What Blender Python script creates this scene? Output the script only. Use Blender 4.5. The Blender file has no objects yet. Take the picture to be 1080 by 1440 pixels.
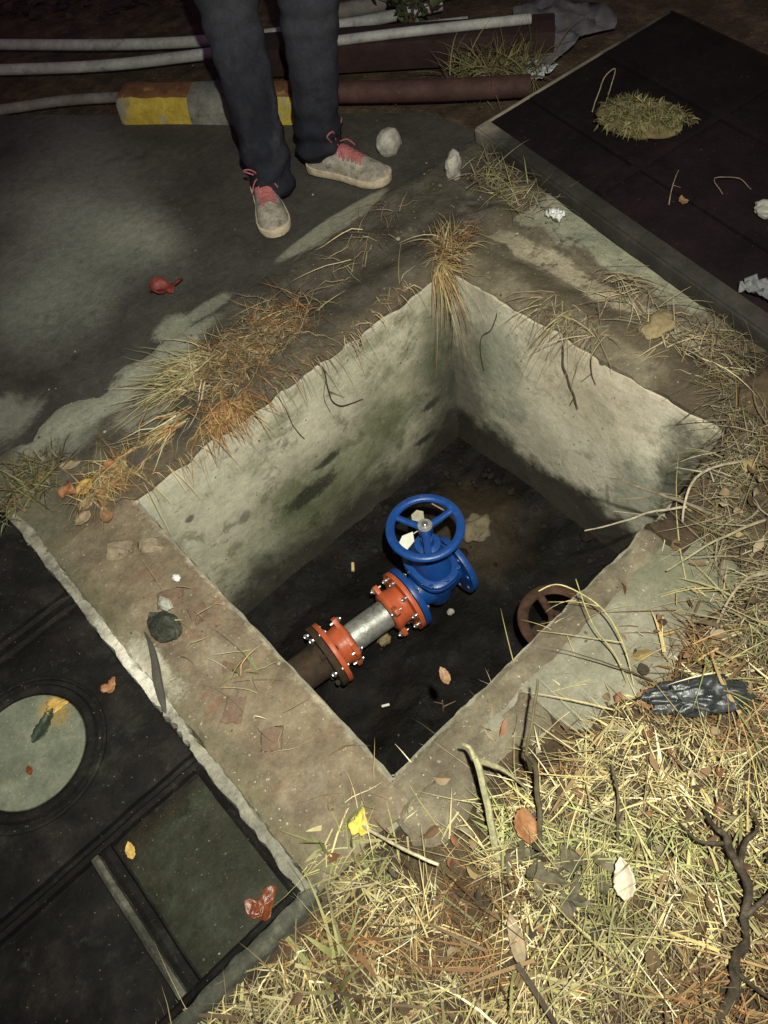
import bpy, bmesh, math, random
import numpy as np
from mathutils import Vector, Matrix, noise as mnoise
rnd = random.Random(7)
nrs = np.random.RandomState(11)
R = math.radians
scene = bpy.context.scene
col = scene.collection

# ------------------------------------------------------------------ camera
# world: X along the pit's far-left wall, Y along the pit's front-left rim, Z up, metres
f_px = 1100.0
v1 = np.array([2660.0, -2226.0, f_px]); X = v1/np.linalg.norm(v1)
v2 = np.array([-1566.0, -1329.0, f_px]); Y = v2 - X*X.dot(v2); Y /= np.linalg.norm(Y)
Z = np.cross(X, Y)
Rw = np.array([X, Y, Z])
cam_d = bpy.data.cameras.new('camera'); cam = bpy.data.objects.new('camera', cam_d); col.objects.link(cam)
right, up, back = Rw[:, 0], -Rw[:, 1], -Rw[:, 2]
M = Matrix(((right[0], up[0], back[0], 0.0), (right[1], up[1], back[1], 0.0),
            (right[2], up[2], back[2], 1.5), (0, 0, 0, 1)))
cam.matrix_world = M
cam_d.sensor_width = 36; cam_d.lens = 36*f_px/1440; cam_d.clip_start = 0.02; cam_d.clip_end = 400
scene.camera = cam

# ------------------------------------------------------------------ night sky, faint moon, the viewer's torch
world = bpy.data.worlds.new('World'); scene.world = world; world.use_nodes = True
wn = world.node_tree; wn.nodes.clear()
wo = wn.nodes.new('ShaderNodeOutputWorld'); bg = wn.nodes.new('ShaderNodeBackground')
sky = wn.nodes.new('ShaderNodeTexSky'); sky.sky_type = 'NISHITA'; sky.sun_disc = False
sky.sun_elevation = R(38); sky.sun_rotation = R(200)
tint = wn.nodes.new('ShaderNodeMix'); tint.data_type = 'RGBA'; tint.blend_type = 'MULTIPLY'
tint.inputs[0].default_value = 1.0; tint.inputs[7].default_value = (1.0, 0.44, 0.52, 1)
wn.links.new(sky.outputs[0], tint.inputs[6]); wn.links.new(tint.outputs[2], bg.inputs[0])
bg.inputs[1].default_value = 0.0095
wn.links.new(bg.outputs[0], wo.inputs[0])

def lamp(name, kind, energy, loc, target, color):
    d = bpy.data.lights.new(name, kind); d.energy = energy; d.color = color
    o = bpy.data.objects.new(name, d); col.objects.link(o); o.location = loc
    o.rotation_euler = (Vector(target)-Vector(loc)).to_track_quat('-Z', 'Y').to_euler()
    return o
moon = lamp('moon', 'SUN', 0.01, (0, 0, 5), (0.6, 0.8, 0), (1.0, .9, .95)); moon.data.angle = R(0.5)
torch = lamp('hand_torch', 'SPOT', 120.0, (0.06, -0.08, 1.86), (0.82, 0.72, 0.0), (0.99, 0.985, 0.83))
torch.data.spot_size = R(104); torch.data.spot_blend = 1.0; torch.data.shadow_soft_size = 0.018

scene.view_settings.view_transform = 'Standard'; scene.view_settings.look = 'None'
scene.view_settings.exposure = 1.62; scene.view_settings.gamma = 1.0
scene.view_settings.use_curve_mapping = False

# ------------------------------------------------------------------ helpers: objects
OFF = {}
def tag(o, label=None, cat=None, group=None, kind=None):
    if label: o['label'] = label
    if cat: o['category'] = cat
    if group: o['group'] = group
    if kind: o['kind'] = kind
    return o
def empty(name, loc, label, cat, group=None, rot=(0, 0, 0)):
    o = bpy.data.objects.new(name, None); col.objects.link(o); o.empty_display_size = .05
    o.location = loc; o.rotation_euler = rot; OFF[o.name] = Vector(loc)
    return tag(o, label, cat, group)
def link(name, me, parent=None, loc=(0, 0, 0)):
    o = bpy.data.objects.new(name, me); col.objects.link(o); o.location = loc
    if parent: o.parent = parent
    return o
def build(name, V, F, mat, parent=None, base=None, local=False, smooth=True, sharp=35):
    """V in world coordinates; stored relative to the base (own base or the parent's base)."""
    V = np.asarray(V, dtype=float).reshape(-1, 3)
    if parent is not None:
        off = np.zeros(3) if local else np.array(OFF[parent.name])
        o_loc = (0, 0, 0)
    else:
        if base is None:
            base = (V[:, 0].mean(), V[:, 1].mean(), V[:, 2].min())
        off = np.array(base) if not local else np.zeros(3); o_loc = base
    me = bpy.data.meshes.new(name)
    me.from_pydata((V-off).tolist(), [], [list(q) for q in F]); me.update()
    if smooth:
        me.shade_smooth()
        if sharp: me.set_sharp_from_angle(angle=R(sharp))
    for m in (mat if isinstance(mat, (list, tuple)) else [mat]): me.materials.append(m)
    o = link(name, me, parent, o_loc)
    OFF[o.name] = Vector(off.tolist())
    return o
class MB:
    def __init__(s): s.V = []; s.F = []; s.n = 0
    def add(s, V, F):
        V = [tuple(v) for v in V]; s.F += [tuple(i+s.n for i in q) for q in F]; s.V += V; s.n += len(V); return s
    def xf(s, m):
        s.V = [tuple(m @ Vector(v)) for v in s.V]; return s
    def build(s, name, mat, parent=None, **k): return build(name, s.V, s.F, mat, parent, **k)

def N(p, s=1.0, o=0.0):
    return mnoise.noise(Vector((p[0]*s+o, p[1]*s+o*1.7, p[2]*s-o)))
def fbm(p, s=1.0, o=0.0, n=4):
    a = 0; k = 1.0
    for i in range(n):
        a += k*N(p, s*2**i, o+i*7.3); k *= .5
    return a
def lathe(prof, n=32, axis='X', c=(0, 0, 0), close=False):
    """prof: list of (along axis, radius)"""
    V = []; F = []
    for a, r in prof:
        for i in range(n):
            t = 2*math.pi*i/n; u, v = r*math.cos(t), r*math.sin(t)
            V.append((a+c[0], u+c[1], v+c[2]) if axis == 'X' else (u+c[0], v+c[1], a+c[2]))
    m = len(prof)
    for j in range(m-1 if not close else m):
        for i in range(n):
            a = j*n+i; b = j*n+(i+1) % n; c2 = ((j+1) % m)*n+(i+1) % n; d = ((j+1) % m)*n+i
            F.append((a, d, c2, b) if axis == 'X' else (a, b, c2, d))
    if not close:
        F.append(tuple(range(n)) if axis == 'X' else tuple(reversed(range(n))))
        F.append(tuple(reversed(range((m-1)*n, m*n))) if axis == 'X' else tuple(range((m-1)*n, m*n)))
    return V, F
def tube(path, radii, n=8, cap=True):
    P = [Vector(p) for p in path]; V = []; F = []
    if not hasattr(radii, '__len__'): radii = [radii]*len(P)
    prev = None
    for i, p in enumerate(P):
        t = (P[min(i+1, len(P)-1)]-P[max(i-1, 0)]).normalized()
        if prev is None:
            a = Vector((0, 0, 1)) if abs(t.z) < .9 else Vector((1, 0, 0)); u = t.cross(a).normalized()
        else:
            u = (prev - t*prev.dot(t)).normalized()
        w = t.cross(u); prev = u
        for k in range(n):
            th = 2*math.pi*k/n; V.append(tuple(p+(u*math.cos(th)+w*math.sin(th))*radii[i]))
    for i in range(len(P)-1):
        for k in range(n):
            F.append((i*n+k, i*n+(k+1) % n, (i+1)*n+(k+1) % n, (i+1)*n+k))
    if cap:
        F.append(tuple(reversed(range(n)))); F.append(tuple(range((len(P)-1)*n, len(P)*n)))
    return V, F
def spline(pts, k=6):
    P = [Vector(p) for p in pts]; out = []
    for i in range(len(P)-1):
        p0 = P[max(i-1, 0)]; p1 = P[i]; p2 = P[i+1]; p3 = P[min(i+2, len(P)-1)]
        for j in range(k):
            t = j/k
            out.append(.5*((2*p1)+(p2-p0)*t+(2*p0-5*p1+4*p2-p3)*t*t+(3*p1-p0-3*p2+p3)*t**3))
    out.append(P[-1]); return out
def box(x0, x1, y0, y1, z0, z1):
    V = [(x, y, z) for z in (z0, z1) for y in (y0, y1) for x in (x0, x1)]
    return V, [(0, 2, 3, 1), (4, 5, 7, 6), (0, 1, 5, 4), (1, 3, 7, 5), (3, 2, 6, 7), (2, 0, 4, 6)]
def bevel(o, w, seg=2, angle=30):
    bm = bmesh.new(); bm.from_mesh(o.data)
    es = [e for e in bm.edges if len(e.link_faces) == 2 and e.calc_face_angle(0) > R(angle)]
    bmesh.ops.bevel(bm, geom=es, offset=w, segments=seg, affect='EDGES', profile=.6, clamp_overlap=True)
    bm.to_mesh(o.data); bm.free(); o.data.shade_smooth(); o.data.set_sharp_from_angle(angle=R(40)); return o
def fill_plate(outer, holes, thick, bev=0.0015):
    """a flat plate with holes: 2-D outlines in (x, y), extruded about z = 0; returns V, F"""
    cu = bpy.data.curves.new('plate', 'CURVE'); cu.dimensions = '2D'; cu.fill_mode = 'BOTH'
    cu.extrude = thick/2-bev; cu.bevel_depth = bev; cu.bevel_resolution = 1; cu.offset = -bev
    for ring in [outer]+holes:
        s = cu.splines.new('POLY'); s.points.add(len(ring)-1); s.use_cyclic_u = True
        for p, q in zip(s.points, ring): p.co = (q[0], q[1], 0, 1)
    ob = bpy.data.objects.new('plate', cu); col.objects.link(ob)
    dg = bpy.context.evaluated_depsgraph_get(); me = bpy.data.meshes.new_from_object(ob.evaluated_get(dg))
    V = [tuple(v.co) for v in me.vertices]; F = [tuple(p.vertices) for p in me.polygons]
    bpy.data.objects.remove(ob); bpy.data.curves.remove(cu); bpy.data.meshes.remove(me)
    return V, F
def circ(cx, cy, r, n=24): return [(cx+r*math.cos(2*math.pi*i/n), cy+r*math.sin(2*math.pi*i/n)) for i in range(n)]
def to_x(V): return [(z, x, y) for x, y, z in V]          # plate normal z -> x

# ------------------------------------------------------------------ helpers: materials
def mat(name, cols, scale=6.0, detail=8, rough=(.75, .95), bump=.4, bscale=60, bdist=.004, masks=(), metal=0.0,
        spots=None, grain=.34, pits=None, spec=.3, attr=None, coat=0.0, distort=0.0, obj=False):
    """cols: [(pos, rgb)...] along a noise ramp; masks: [(kind, params, rgb, opacity)] colour stains with a shape of their own"""
    m = bpy.data.materials.new(name); m.use_nodes = True; nt = m.node_tree; nt.nodes.clear()
    out = nt.nodes.new('ShaderNodeOutputMaterial'); b = nt.nodes.new('ShaderNodeBsdfPrincipled')
    nt.links.new(b.outputs[0], out.inputs[0])
    if obj:
        g = nt.nodes.new('ShaderNodeTexCoord'); pos = g.outputs['Object']
    else:
        g = nt.nodes.new('ShaderNodeNewGeometry'); pos = g.outputs['Position']
    def noise(s, d=6, r=.6, dist=0.0, off=0.0):
        n = nt.nodes.new('ShaderNodeTexNoise'); n.inputs['Scale'].default_value = s; n.inputs['Detail'].default_value = d
        n.inputs['Roughness'].default_value = r; n.inputs['Distortion'].default_value = dist
        if off:
            v = nt.nodes.new('ShaderNodeVectorMath'); v.operation = 'ADD'; v.inputs[1].default_value = (off, off*.7, -off)
            nt.links.new(pos, v.inputs[0]); nt.links.new(v.outputs[0], n.inputs['Vector'])
        else: nt.links.new(pos, n.inputs['Vector'])
        return n.outputs['Fac']
    def math_(op, a, bb, clamp=False):
        n = nt.nodes.new('ShaderNodeMath'); n.operation = op; n.use_clamp = clamp
        for i, x in enumerate((a, bb)):
            if x is None: continue
            if isinstance(x, (int, float)): n.inputs[i].default_value = x
            else: nt.links.new(x, n.inputs[i])
        return n.outputs[0]
    def smooth(x, lo, hi):
        n = nt.nodes.new('ShaderNodeMapRange'); n.interpolation_type = 'SMOOTHSTEP'
        n.inputs['From Min'].default_value = lo; n.inputs['From Max'].default_value = hi
        nt.links.new(x, n.inputs['Value']); return n.outputs[0]
    def mix(fac, a, bcol):
        n = nt.nodes.new('ShaderNodeMix'); n.data_type = 'RGBA'
        nt.links.new(fac, n.inputs[0])
        for i, x in ((6, a), (7, bcol)):
            if isinstance(x, (tuple, list)): n.inputs[i].default_value = tuple(x)+(1,)
            else: nt.links.new(x, n.inputs[i])
        return n.outputs[2]
    base = noise(scale, detail, .62, distort)
    r = nt.nodes.new('ShaderNodeValToRGB'); el = r.color_ramp.elements
    while len(el) < len(cols): el.new(.5)
    for e, (p, c) in zip(el, cols): e.position = p; e.color = tuple(c)+(1,)
    nt.links.new(base, r.inputs[0]); c = r.outputs[0]
    if attr:
        a = nt.nodes.new('ShaderNodeAttribute'); a.attribute_name = attr
        mm = nt.nodes.new('ShaderNodeMix'); mm.data_type = 'RGBA'; mm.blend_type = 'MULTIPLY'; mm.inputs[0].default_value = 1
        nt.links.new(a.outputs['Color'], mm.inputs[6]); nt.links.new(c, mm.inputs[7]); c = mm.outputs[2]
    sep = None; ragged = {}
    for k, (kind, p, rgb, op) in enumerate(masks):
        if sep is None:
            sep = nt.nodes.new('ShaderNodeSeparateXYZ'); nt.links.new(pos, sep.inputs[0])
        if kind == 'blob':      # centre, radius, softness, noise scale, noise amount, (stretch)
            ce, ra, so, ns, na = p[:5]; st = p[5] if len(p) > 5 else (1, 1, 1)
            v = nt.nodes.new('ShaderNodeVectorMath'); v.operation = 'SUBTRACT'; v.inputs[1].default_value = ce; nt.links.new(pos, v.inputs[0])
            v2_ = nt.nodes.new('ShaderNodeVectorMath'); v2_.operation = 'MULTIPLY'; v2_.inputs[1].default_value = st; nt.links.new(v.outputs[0], v2_.inputs[0])
            l = nt.nodes.new('ShaderNodeVectorMath'); l.operation = 'LENGTH'; nt.links.new(v2_.outputs[0], l.inputs[0])
            d = math_('ADD', l.outputs['Value'], math_('MULTIPLY', math_('ADD', math_('SUBTRACT', noise(ns, 9, .72, .4, 3.1*k+1), .5), math_('MULTIPLY', math_('SUBTRACT', noise(ns*7, 5, .7, 0, k+2), .5), .35)), na*2))
            fac = math_('SUBTRACT', 1.0, smooth(d, ra-so, ra+so))
        elif kind == 'axis':    # axis, threshold, softness, noise scale, noise amount, above?
            ax, th, so, ns, na, above = p
            d = math_('ADD', sep.outputs[ax], math_('MULTIPLY', math_('SUBTRACT', noise(ns, 7, .68, 0, 3.1*k+1), .5), na*2))
            s = smooth(d, th-so, th+so); fac = s if above else math_('SUBTRACT', 1.0, s)
        elif kind == 'band':    # axis, lo, hi, softness, noise scale, noise amount
            ax, lo, hi, so, ns, na = p
            d = math_('ADD', sep.outputs[ax], math_('MULTIPLY', math_('SUBTRACT', noise(ns, 7, .68, 0, 3.1*k+1), .5), na*2))
            fac = math_('MULTIPLY', smooth(d, lo-so, lo+so), math_('SUBTRACT', 1.0, smooth(d, hi-so, hi+so)))
        elif kind == 'noise':   # scale, lo, hi
            s_, lo, hi = p; fac = smooth(noise(s_, 8, .68, .3, 3.1*k+1), lo, hi)
        fac = math_('MULTIPLY', fac, op, True)
        c = mix(fac, c, rgb)
    if grain:                   # fine tonal grain of the material itself
        gm = nt.nodes.new('ShaderNodeMapRange'); gm.inputs['From Min'].default_value = .32; gm.inputs['From Max'].default_value = .68
        gm.inputs['To Min'].default_value = 1-grain; gm.inputs['To Max'].default_value = 1+grain
        nt.links.new(math_('ADD', math_('MULTIPLY', noise(38, 8, .72, .2, 4.4), .6), math_('MULTIPLY', noise(150, 4, .7, 0, 8.8), .4)), gm.inputs['Value'])
        vm = nt.nodes.new('ShaderNodeVectorMath'); vm.operation = 'SCALE'; nt.links.new(c, vm.inputs[0]); nt.links.new(gm.outputs[0], vm.inputs['Scale']); c = vm.outputs[0]
    if pits:                    # small dark air holes: scale, radius, rgb
        vo = nt.nodes.new('ShaderNodeTexVoronoi'); vo.inputs['Scale'].default_value = pits[0]; vo.inputs['Randomness'].default_value = 1
        nt.links.new(pos, vo.inputs['Vector'])
        c = mix(math_('MULTIPLY', math_('SUBTRACT', 1.0, smooth(vo.outputs['Distance'], pits[1]*.6, pits[1])), smooth(noise(pits[0]*.25, 3, .5, 0, 6), .52, .60)), c, pits[2])
    if spots:                   # fine light specks: scale, threshold, rgb
        s_, th, rgb = spots
        c = mix(math_('MULTIPLY', smooth(noise(s_, 2, .5, 0, 9.7), th, th+.04), .8), c, rgb)
    nt.links.new(c, b.inputs['Base Color'])
    rr = nt.nodes.new('ShaderNodeMapRange'); rr.inputs['To Min'].default_value = rough[0]; rr.inputs['To Max'].default_value = rough[1]
    rr.inputs['From Min'].default_value = .3; rr.inputs['From Max'].default_value = .7
    nt.links.new(noise(scale*2.7, 4, .6, 0, 5), rr.inputs['Value']); nt.links.new(rr.outputs[0], b.inputs['Roughness'])
    b.inputs['Metallic'].default_value = metal; b.inputs['Specular IOR Level'].default_value = spec
    b.inputs['Coat Weight'].default_value = coat
    if bump:
        h = math_('ADD', noise(bscale, 8, .7), math_('MULTIPLY', noise(bscale*.18, 6, .6, 0, 2), 1.6))
        bu = nt.nodes.new('ShaderNodeBump'); bu.inputs['Strength'].default_value = bump; bu.inputs['Distance'].default_value = bdist
        nt.links.new(h, bu.inputs['Height']); nt.links.new(bu.outputs[0], b.inputs['Normal'])
    return m
def flat(name, c, rough=.6, metal=0.0, spec=.4, var=.25, scale=40, bump=.15, **k):
    lo = tuple(x*(1-var) for x in c); hi = tuple(min(1, x*(1+var)) for x in c)
    return mat(name, [(.3, lo), (.7, hi)], scale=scale, detail=6, rough=(max(.02, rough-.08), min(1, rough+.1)), bump=bump, grain=.12,
               bscale=scale*3, bdist=.002, metal=metal, spec=spec, obj=True, **k)

# ------------------------------------------------------------------ materials
m_wall_far = mat('wall_cement_mossy', [(.28, (0.296, 0.287, 0.208)), (.5, (0.451, 0.435, 0.330)), (.72, (0.625, 0.590, 0.469))], scale=3.2, bump=.5, bscale=45, bdist=.006,
    masks=[('noise', (5, .50, .66), (.15, .165, .095), .75), ('noise', (11, .54, .63), (.17, .165, .11), .7),
           ('blob', ((1.16, 1.325, -.28), .10, .10, 6, .12, (1.2, 1, .5)), (.10, .12, .065), .75),
           ('blob', ((.62, 1.325, -.50), .17, .14, 5, .16, (.7, 1, 1)), (.07, .085, .035), .8),
           ('blob', ((.95, 1.325, -.38), .12, .1, 6, .16, (1, 1, .7)), (.085, .10, .045), .65),
           ('blob', ((.60, 1.325, -.44), .055, .02, 16, .07, (.55, 1, 1.6)), (.025, .025, .017), .9),
           ('blob', ((.69, 1.325, -.36), .03, .012, 20, .04, (.6, 1, 1.6)), (.03, .03, .02), .9),
           ('blob', ((1.114, 1.325, -.475), .028, .01, 22, .03, (.7, 1, 1.6)), (.03, .03, .02), .9),
           ('blob', ((1.08, 1.325, -.62), .03, .01, 22, .03, (.6, 1, 1.6)), (.025, .025, .02), .9),
           ('blob', ((.24, 1.325, -.18), .014, .004, 30, .012), (.06, .06, .05), .8),
           ('blob', ((.38, 1.325, -.33), .02, .01, 30, .02), (.09, .09, .06), .7),
           ('blob', ((1.235, 1.325, -.56), .16, .10, 8, .10, (1, 1, .45)), (.035, .033, .025), .85),
           ('noise', (17, .60, .72), (.10, .10, .06), .6),
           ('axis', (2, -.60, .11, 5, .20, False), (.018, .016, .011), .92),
           ('axis', (2, -.015, .012, 25, .02, True), (.42, .39, .31), .55)], spots=(180, .70, (.45, .43, .36)), pits=(46, .17, (.07, .067, .045)), grain=.22)
m_wall_right = mat('wall_cement_pale', [(.28, (0.405, 0.382, 0.300)), (.5, (0.585, 0.544, 0.430)), (.72, (0.747, 0.698, 0.560))], scale=3.0, bump=.5, bscale=45, bdist=.006,
    masks=[('noise', (4, .50, .64), (.25, .265, .205), .75), ('noise', (9, .53, .62), (.30, .285, .21), .7), ('blob', ((1.236, .52, -.20), .05, .03, 14, .08, (1, 1, .3)), (.08, .08, .055), .85), ('blob', ((1.236, .44, -.10), .06, .03, 14, .08, (1, 1, .4)), (.09, .09, .06), .8),
           ('blob', ((1.236, .80, -.12), .16, .12, 7, .12, (1, .8, 1)), (.47, .40, .28), .5),
           ('blob', ((1.236, 1.16, -.22), .13, .10, 7, .14, (1, 1.3, .6)), (.21, .225, .17), .7),
           ('blob', ((1.236, .47, -.36), .085, .03, 12, .09, (1, 1.2, .4)), (.07, .07, .05), .85),
           ('blob', ((1.236, 1.3, -.5), .12, .07, 8, .10, (1, 1, .4)), (.045, .042, .03), .8),
           ('blob', ((1.236, .60, -.40), .10, .06, 9, .10, (1, 1.1, .7)), (.16, .18, .14), .5),
           ('noise', (15, .60, .74), (.17, .17, .13), .6),
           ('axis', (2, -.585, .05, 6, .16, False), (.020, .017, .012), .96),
           ('axis', (2, -.03, .025, 18, .05, True), (.47, .42, .31), .55)], spots=(160, .70, (.13, .12, .09)), pits=(40, .15, (.12, .11, .08)), grain=.20)
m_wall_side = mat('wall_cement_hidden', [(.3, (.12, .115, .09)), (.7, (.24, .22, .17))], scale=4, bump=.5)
m_rim_brown = mat('rim_cement_brown', [(.28, (.085, .066, .043)), (.5, (.155, .122, .08)), (.74, (.245, .20, .135))], scale=9, bump=.75, bscale=55, bdist=.006,
    masks=[('noise', (6, .52, .66), (.24, .215, .16), .55),
           ('noise', (4, .56, .7), (.075, .055, .034), .6),
           ('axis', (0, .150, .010, 11, .050, True), (.40, .35, .25), .8), ('noise', (11, .56, .66), (.17, .085, .052), .55),
           ('blob', ((-.058, .93, .01), .028, .010, 16, .03, (1, .3, 1)), (.66, .62, .51), .9), ('band', (0, -.08, -.03, .02, 9, .03), (.12, .11, .065), .6),
           ('noise', (23, .62, .72), (.07, .06, .04), .5)], spots=(120, .69, (.42, .38, .29)))
m_lip = mat('lip_cement_grey_brown', [(.28, (.075, .062, .041)), (.5, (.135, .114, .077)), (.74, (.225, .195, .135))], scale=10, bump=.85, bscale=50, bdist=.007,
    masks=[('noise', (6, .53, .66), (.09, .072, .045), .65), ('axis', (1, .400, .006, 16, .022, True), (.34, .31, .23), .7), ('noise', (11, .58, .68), (.30, .27, .20), .6),
           ('axis', (0, .88, .06, 6, .12, True), (.075, .062, .04), .8)], spots=(120, .69, (.42, .38, .29)))
m_rim_far = mat('rim_soil_cement', [(.28, (.034, .030, .021)), (.5, (.062, .055, .040)), (.74, (.11, .10, .074))], scale=10, bump=.8, bscale=50, bdist=.008,
    masks=[('blob', ((.33, 1.70, .0), .30, .05, 7, .09, (.9, 4.2, 1)), (.25, .255, .195), .9),
           ('blob', ((.10, 1.66, .0), .12, .05, 8, .10, (1, 1.3, 1)), (.22, .225, .17), .8),
           ('blob', ((.32, 1.56, .0), .07, .03, 9, .09), (.21, .21, .16), .8),
           ('blob', ((1.15, 1.735, .0), .20, .04, 8, .07, (1, 7, 1)), (.22, .215, .16), .8),
           ('axis', (0, .02, .05, 8, .12, False), (.14, .135, .085), .7),
           ('noise', (8, .57, .68), (.032, .026, .017), .75), ('noise', (6, .58, .66), (.15, .145, .11), .6), ('axis', (1, 1.375, .015, 14, .04, False), (.10, .078, .048), .6)], spots=(110, .70, (.30, .27, .2)))
m_rim_right = mat('rim_ledge_soil', [(.28, (.075, .062, .042)), (.5, (.135, .115, .078)), (.74, (.215, .19, .13))], scale=9, bump=.8, bscale=50, bdist=.008,
    masks=[('band', (0, 1.40, 1.465, .010, 9, .07), (.36, .32, .225), .85), ('band', (0, 1.31, 1.37, .015, 9, .06), (.07, .055, .034), .7),
           ('axis', (0, 1.52, .012, 7, .09, True), (.27, .275, .20), .85), ('noise', (12, .57, .66), (.08, .065, .042), .7),
           ('axis', (1, .62, .05, 6, .15, False), (.055, .042, .026), .85),
           ('noise', (9, .58, .68), (.06, .05, .03), .7)], spots=(110, .69, (.34, .30, .21)))
m_apron = mat('apron_cement', [(.28, (.13, .122, .09)), (.5, (.18, .17, .125)), (.74, (.25, .235, .175))], scale=6, bump=.5, bscale=60, bdist=.004,
    masks=[('axis', (0, .78, .05, 6, .10, True), (.12, .12, .078), .8), ('noise', (7, .56, .7), (.15, .15, .10), .6),
           ('blob', ((.63, .30, .0), .02, .006, 20, .01, (.25, 1, 1)), (.13, .12, .085), .5)], spots=(150, .7, (.4, .38, .3)))
m_mud = mat('wet_black_mud', [(.3, (.0025, .002, .0018)), (.55, (.005, .004, .0032)), (.75, (.013, .009, .006))], scale=7, rough=(.35, .8), bump=.8, bscale=40, bdist=.008,
    masks=[('blob', ((.98, 1.02, -.78), .16, .10, 7, .12), (.050, .036, .022), .75)], spots=(70, .74, (.10, .09, .07)), spec=.15)
m_soil = mat('soil', [(.28, (.022, .015, .009)), (.5, (.055, .038, .022)), (.74, (.12, .085, .048))], scale=11, bump=1, bscale=45, bdist=.012,
    masks=[('noise', (5, .54, .68), (.14, .105, .055), .5)], spots=(90, .7, (.3, .25, .17)))
m_road = mat('asphalt_dusty', [(.3, (.032, .030, .026)), (.5, (.048, .045, .037)), (.72, (.070, .066, .055))], scale=5, rough=(.5, .9), bump=.6, bscale=160, bdist=.004,
    masks=[('blob', ((.62, 2.52, .0), .20, .20, 4, .15, (1.2, .7, 1)), (.22, .235, .19), .85),
           ('blob', ((.72, 2.25, .0), .14, .15, 5, .12, (1.5, .75, 1)), (.25, .265, .21), .9),
           ('blob', ((.37, 2.22, .0), .19, .19, 4, .14), (.21, .225, .18), .85),
           ('blob', ((.85, 2.75, .0), .18, .18, 5, .14, (1.4, .6, 1)), (.13, .135, .115), .75),
           ('blob', ((.04, 1.84, .0), .08, .04, 8, .10), (.19, .20, .155), .8),
           ('blob', ((.56, 1.765, .0), .06, .02, 12, .06, (1, 1.4, 1)), (.24, .24, .185), .85),
           ('blob', ((.68, 1.755, .0), .07, .02, 12, .05, (.9, 2.6, 1)), (.20, .20, .155), .8),
           ('blob', ((1.16, 1.755, .0), .22, .03, 8, .05, (1, 6.5, 1)), (.23, .225, .17), .85),
           ('noise', (3, .56, .70), (.022, .020, .016), .6)], spots=(140, .725, (.22, .22, .18)))
m_slab = mat('cover_black_composite', [(.28, (.004, .0035, .003)), (.5, (.009, .008, .007)), (.74, (.022, .020, .017))], scale=11, spec=.16, grain=.5, bump=.6, bscale=110, bdist=.003,
    masks=[('noise', (7, .54, .72), (.030, .033, .027), .6), ('noise', (24, .58, .70), (.036, .034, .028), .6), ('noise', (5, .60, .70), (.045, .030, .020), .5)], spots=(170, .72, (.15, .15, .13)), rough=(.7, .92))
m_slab_green = mat('cover_greenish_panel', [(.28, (.012, .012, .0075)), (.5, (.021, .0215, .0135)), (.74, (.038, .038, .025))], scale=9, spec=.18, grain=.5, bump=.55, bscale=130, bdist=.003,
    masks=[('noise', (5, .52, .66), (.030, .038, .022), .7), ('noise', (13, .57, .66), (.010, .010, .007), .7), ('axis', (1, .64, .03, 8, .05, True), (.018, .012, .008), .7)], spots=(200, .70, (.14, .14, .11)), rough=(.55, .85))
m_lid = mat('lid_grey_green', [(.28, (.10, .112, .078)), (.5, (.142, .155, .11)), (.74, (.20, .212, .155))], scale=16, bump=.6, bscale=140, bdist=.002,
    masks=[('blob', ((-.255, .985, .0), .035, .015, 22, .03), (.30, .20, .055), .75),
           ('blob', ((-.355, .915, .0), .012, .006, 30, .012), (.22, .10, .05), .7),
           ('noise', (30, .6, .7), (.09, .10, .07), .6)], spots=(220, .69, (.32, .33, .27)))
m_mortar = mat('edge_mortar_pale', [(.28, (.12, .115, .088)), (.5, (.23, .22, .17)), (.74, (.36, .345, .275))], scale=18, bump=.8, bscale=80, bdist=.006,
    masks=[('blob', ((-.06, .955, .02), .06, .03, 16, .05, (1, .45, 1)), (.68, .65, .55), .9), ('noise', (12, .57, .68), (.11, .10, .075), .8),
           ('axis', (1, .56, .06, 8, .12, False), (.17, .165, .13), .6)])
m_mortar_green = mat('edge_mortar_green', [(.28, (.03, .031, .024)), (.5, (.07, .072, .054)), (.74, (.21, .205, .16))], scale=16, bump=.8, bscale=80, bdist=.005,
    masks=[('noise', (9, .52, .66), (.035, .034, .026), .8)])
m_brick_red = mat('brick_red_worn', [(.3, (.105, .070, .048)), (.7, (.185, .125, .086))], scale=30, bump=.8, bscale=90, bdist=.004, masks=[('noise', (25, .55, .7), (.15, .12, .08), .75)])
m_brick_tan = mat('brick_tan_worn', [(.3, (.18, .145, .095)), (.7, (.27, .22, .15))], scale=30, bump=.8, bscale=90, bdist=.004, masks=[('noise', (25, .56, .7), (.17, .145, .10), .7)])
m_blue = mat('blue_paint', [(.3, (.005, .040, .185)), (.7, (.009, .060, .25))], scale=24, rough=(.30, .46), bump=.25, bscale=130, bdist=.002, spec=.45, grain=.10, obj=True,
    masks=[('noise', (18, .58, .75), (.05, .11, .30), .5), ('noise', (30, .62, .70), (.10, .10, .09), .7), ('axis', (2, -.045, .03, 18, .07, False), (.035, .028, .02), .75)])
m_orange = mat('orange_paint', [(.3, (.38, .072, .026)), (.7, (.50, .108, .040))], scale=22, rough=(.34, .5), bump=.3, bscale=130, bdist=.002, spec=.4, grain=.10, obj=True,
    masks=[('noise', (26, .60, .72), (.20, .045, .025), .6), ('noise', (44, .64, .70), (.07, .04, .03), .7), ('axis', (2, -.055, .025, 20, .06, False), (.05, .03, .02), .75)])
m_steel = mat('galvanised_steel', [(.3, (.22, .22, .20)), (.5, (.36, .36, .335)), (.72, (.52, .52, .49))], scale=34, rough=(.34, .6), bump=.25, bscale=120, metal=.65, obj=True,
    masks=[('noise', (20, .62, .70), (.05, .045, .035), .8), ('noise', (60, .62, .72), (.7, .7, .66), .5)])
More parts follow.
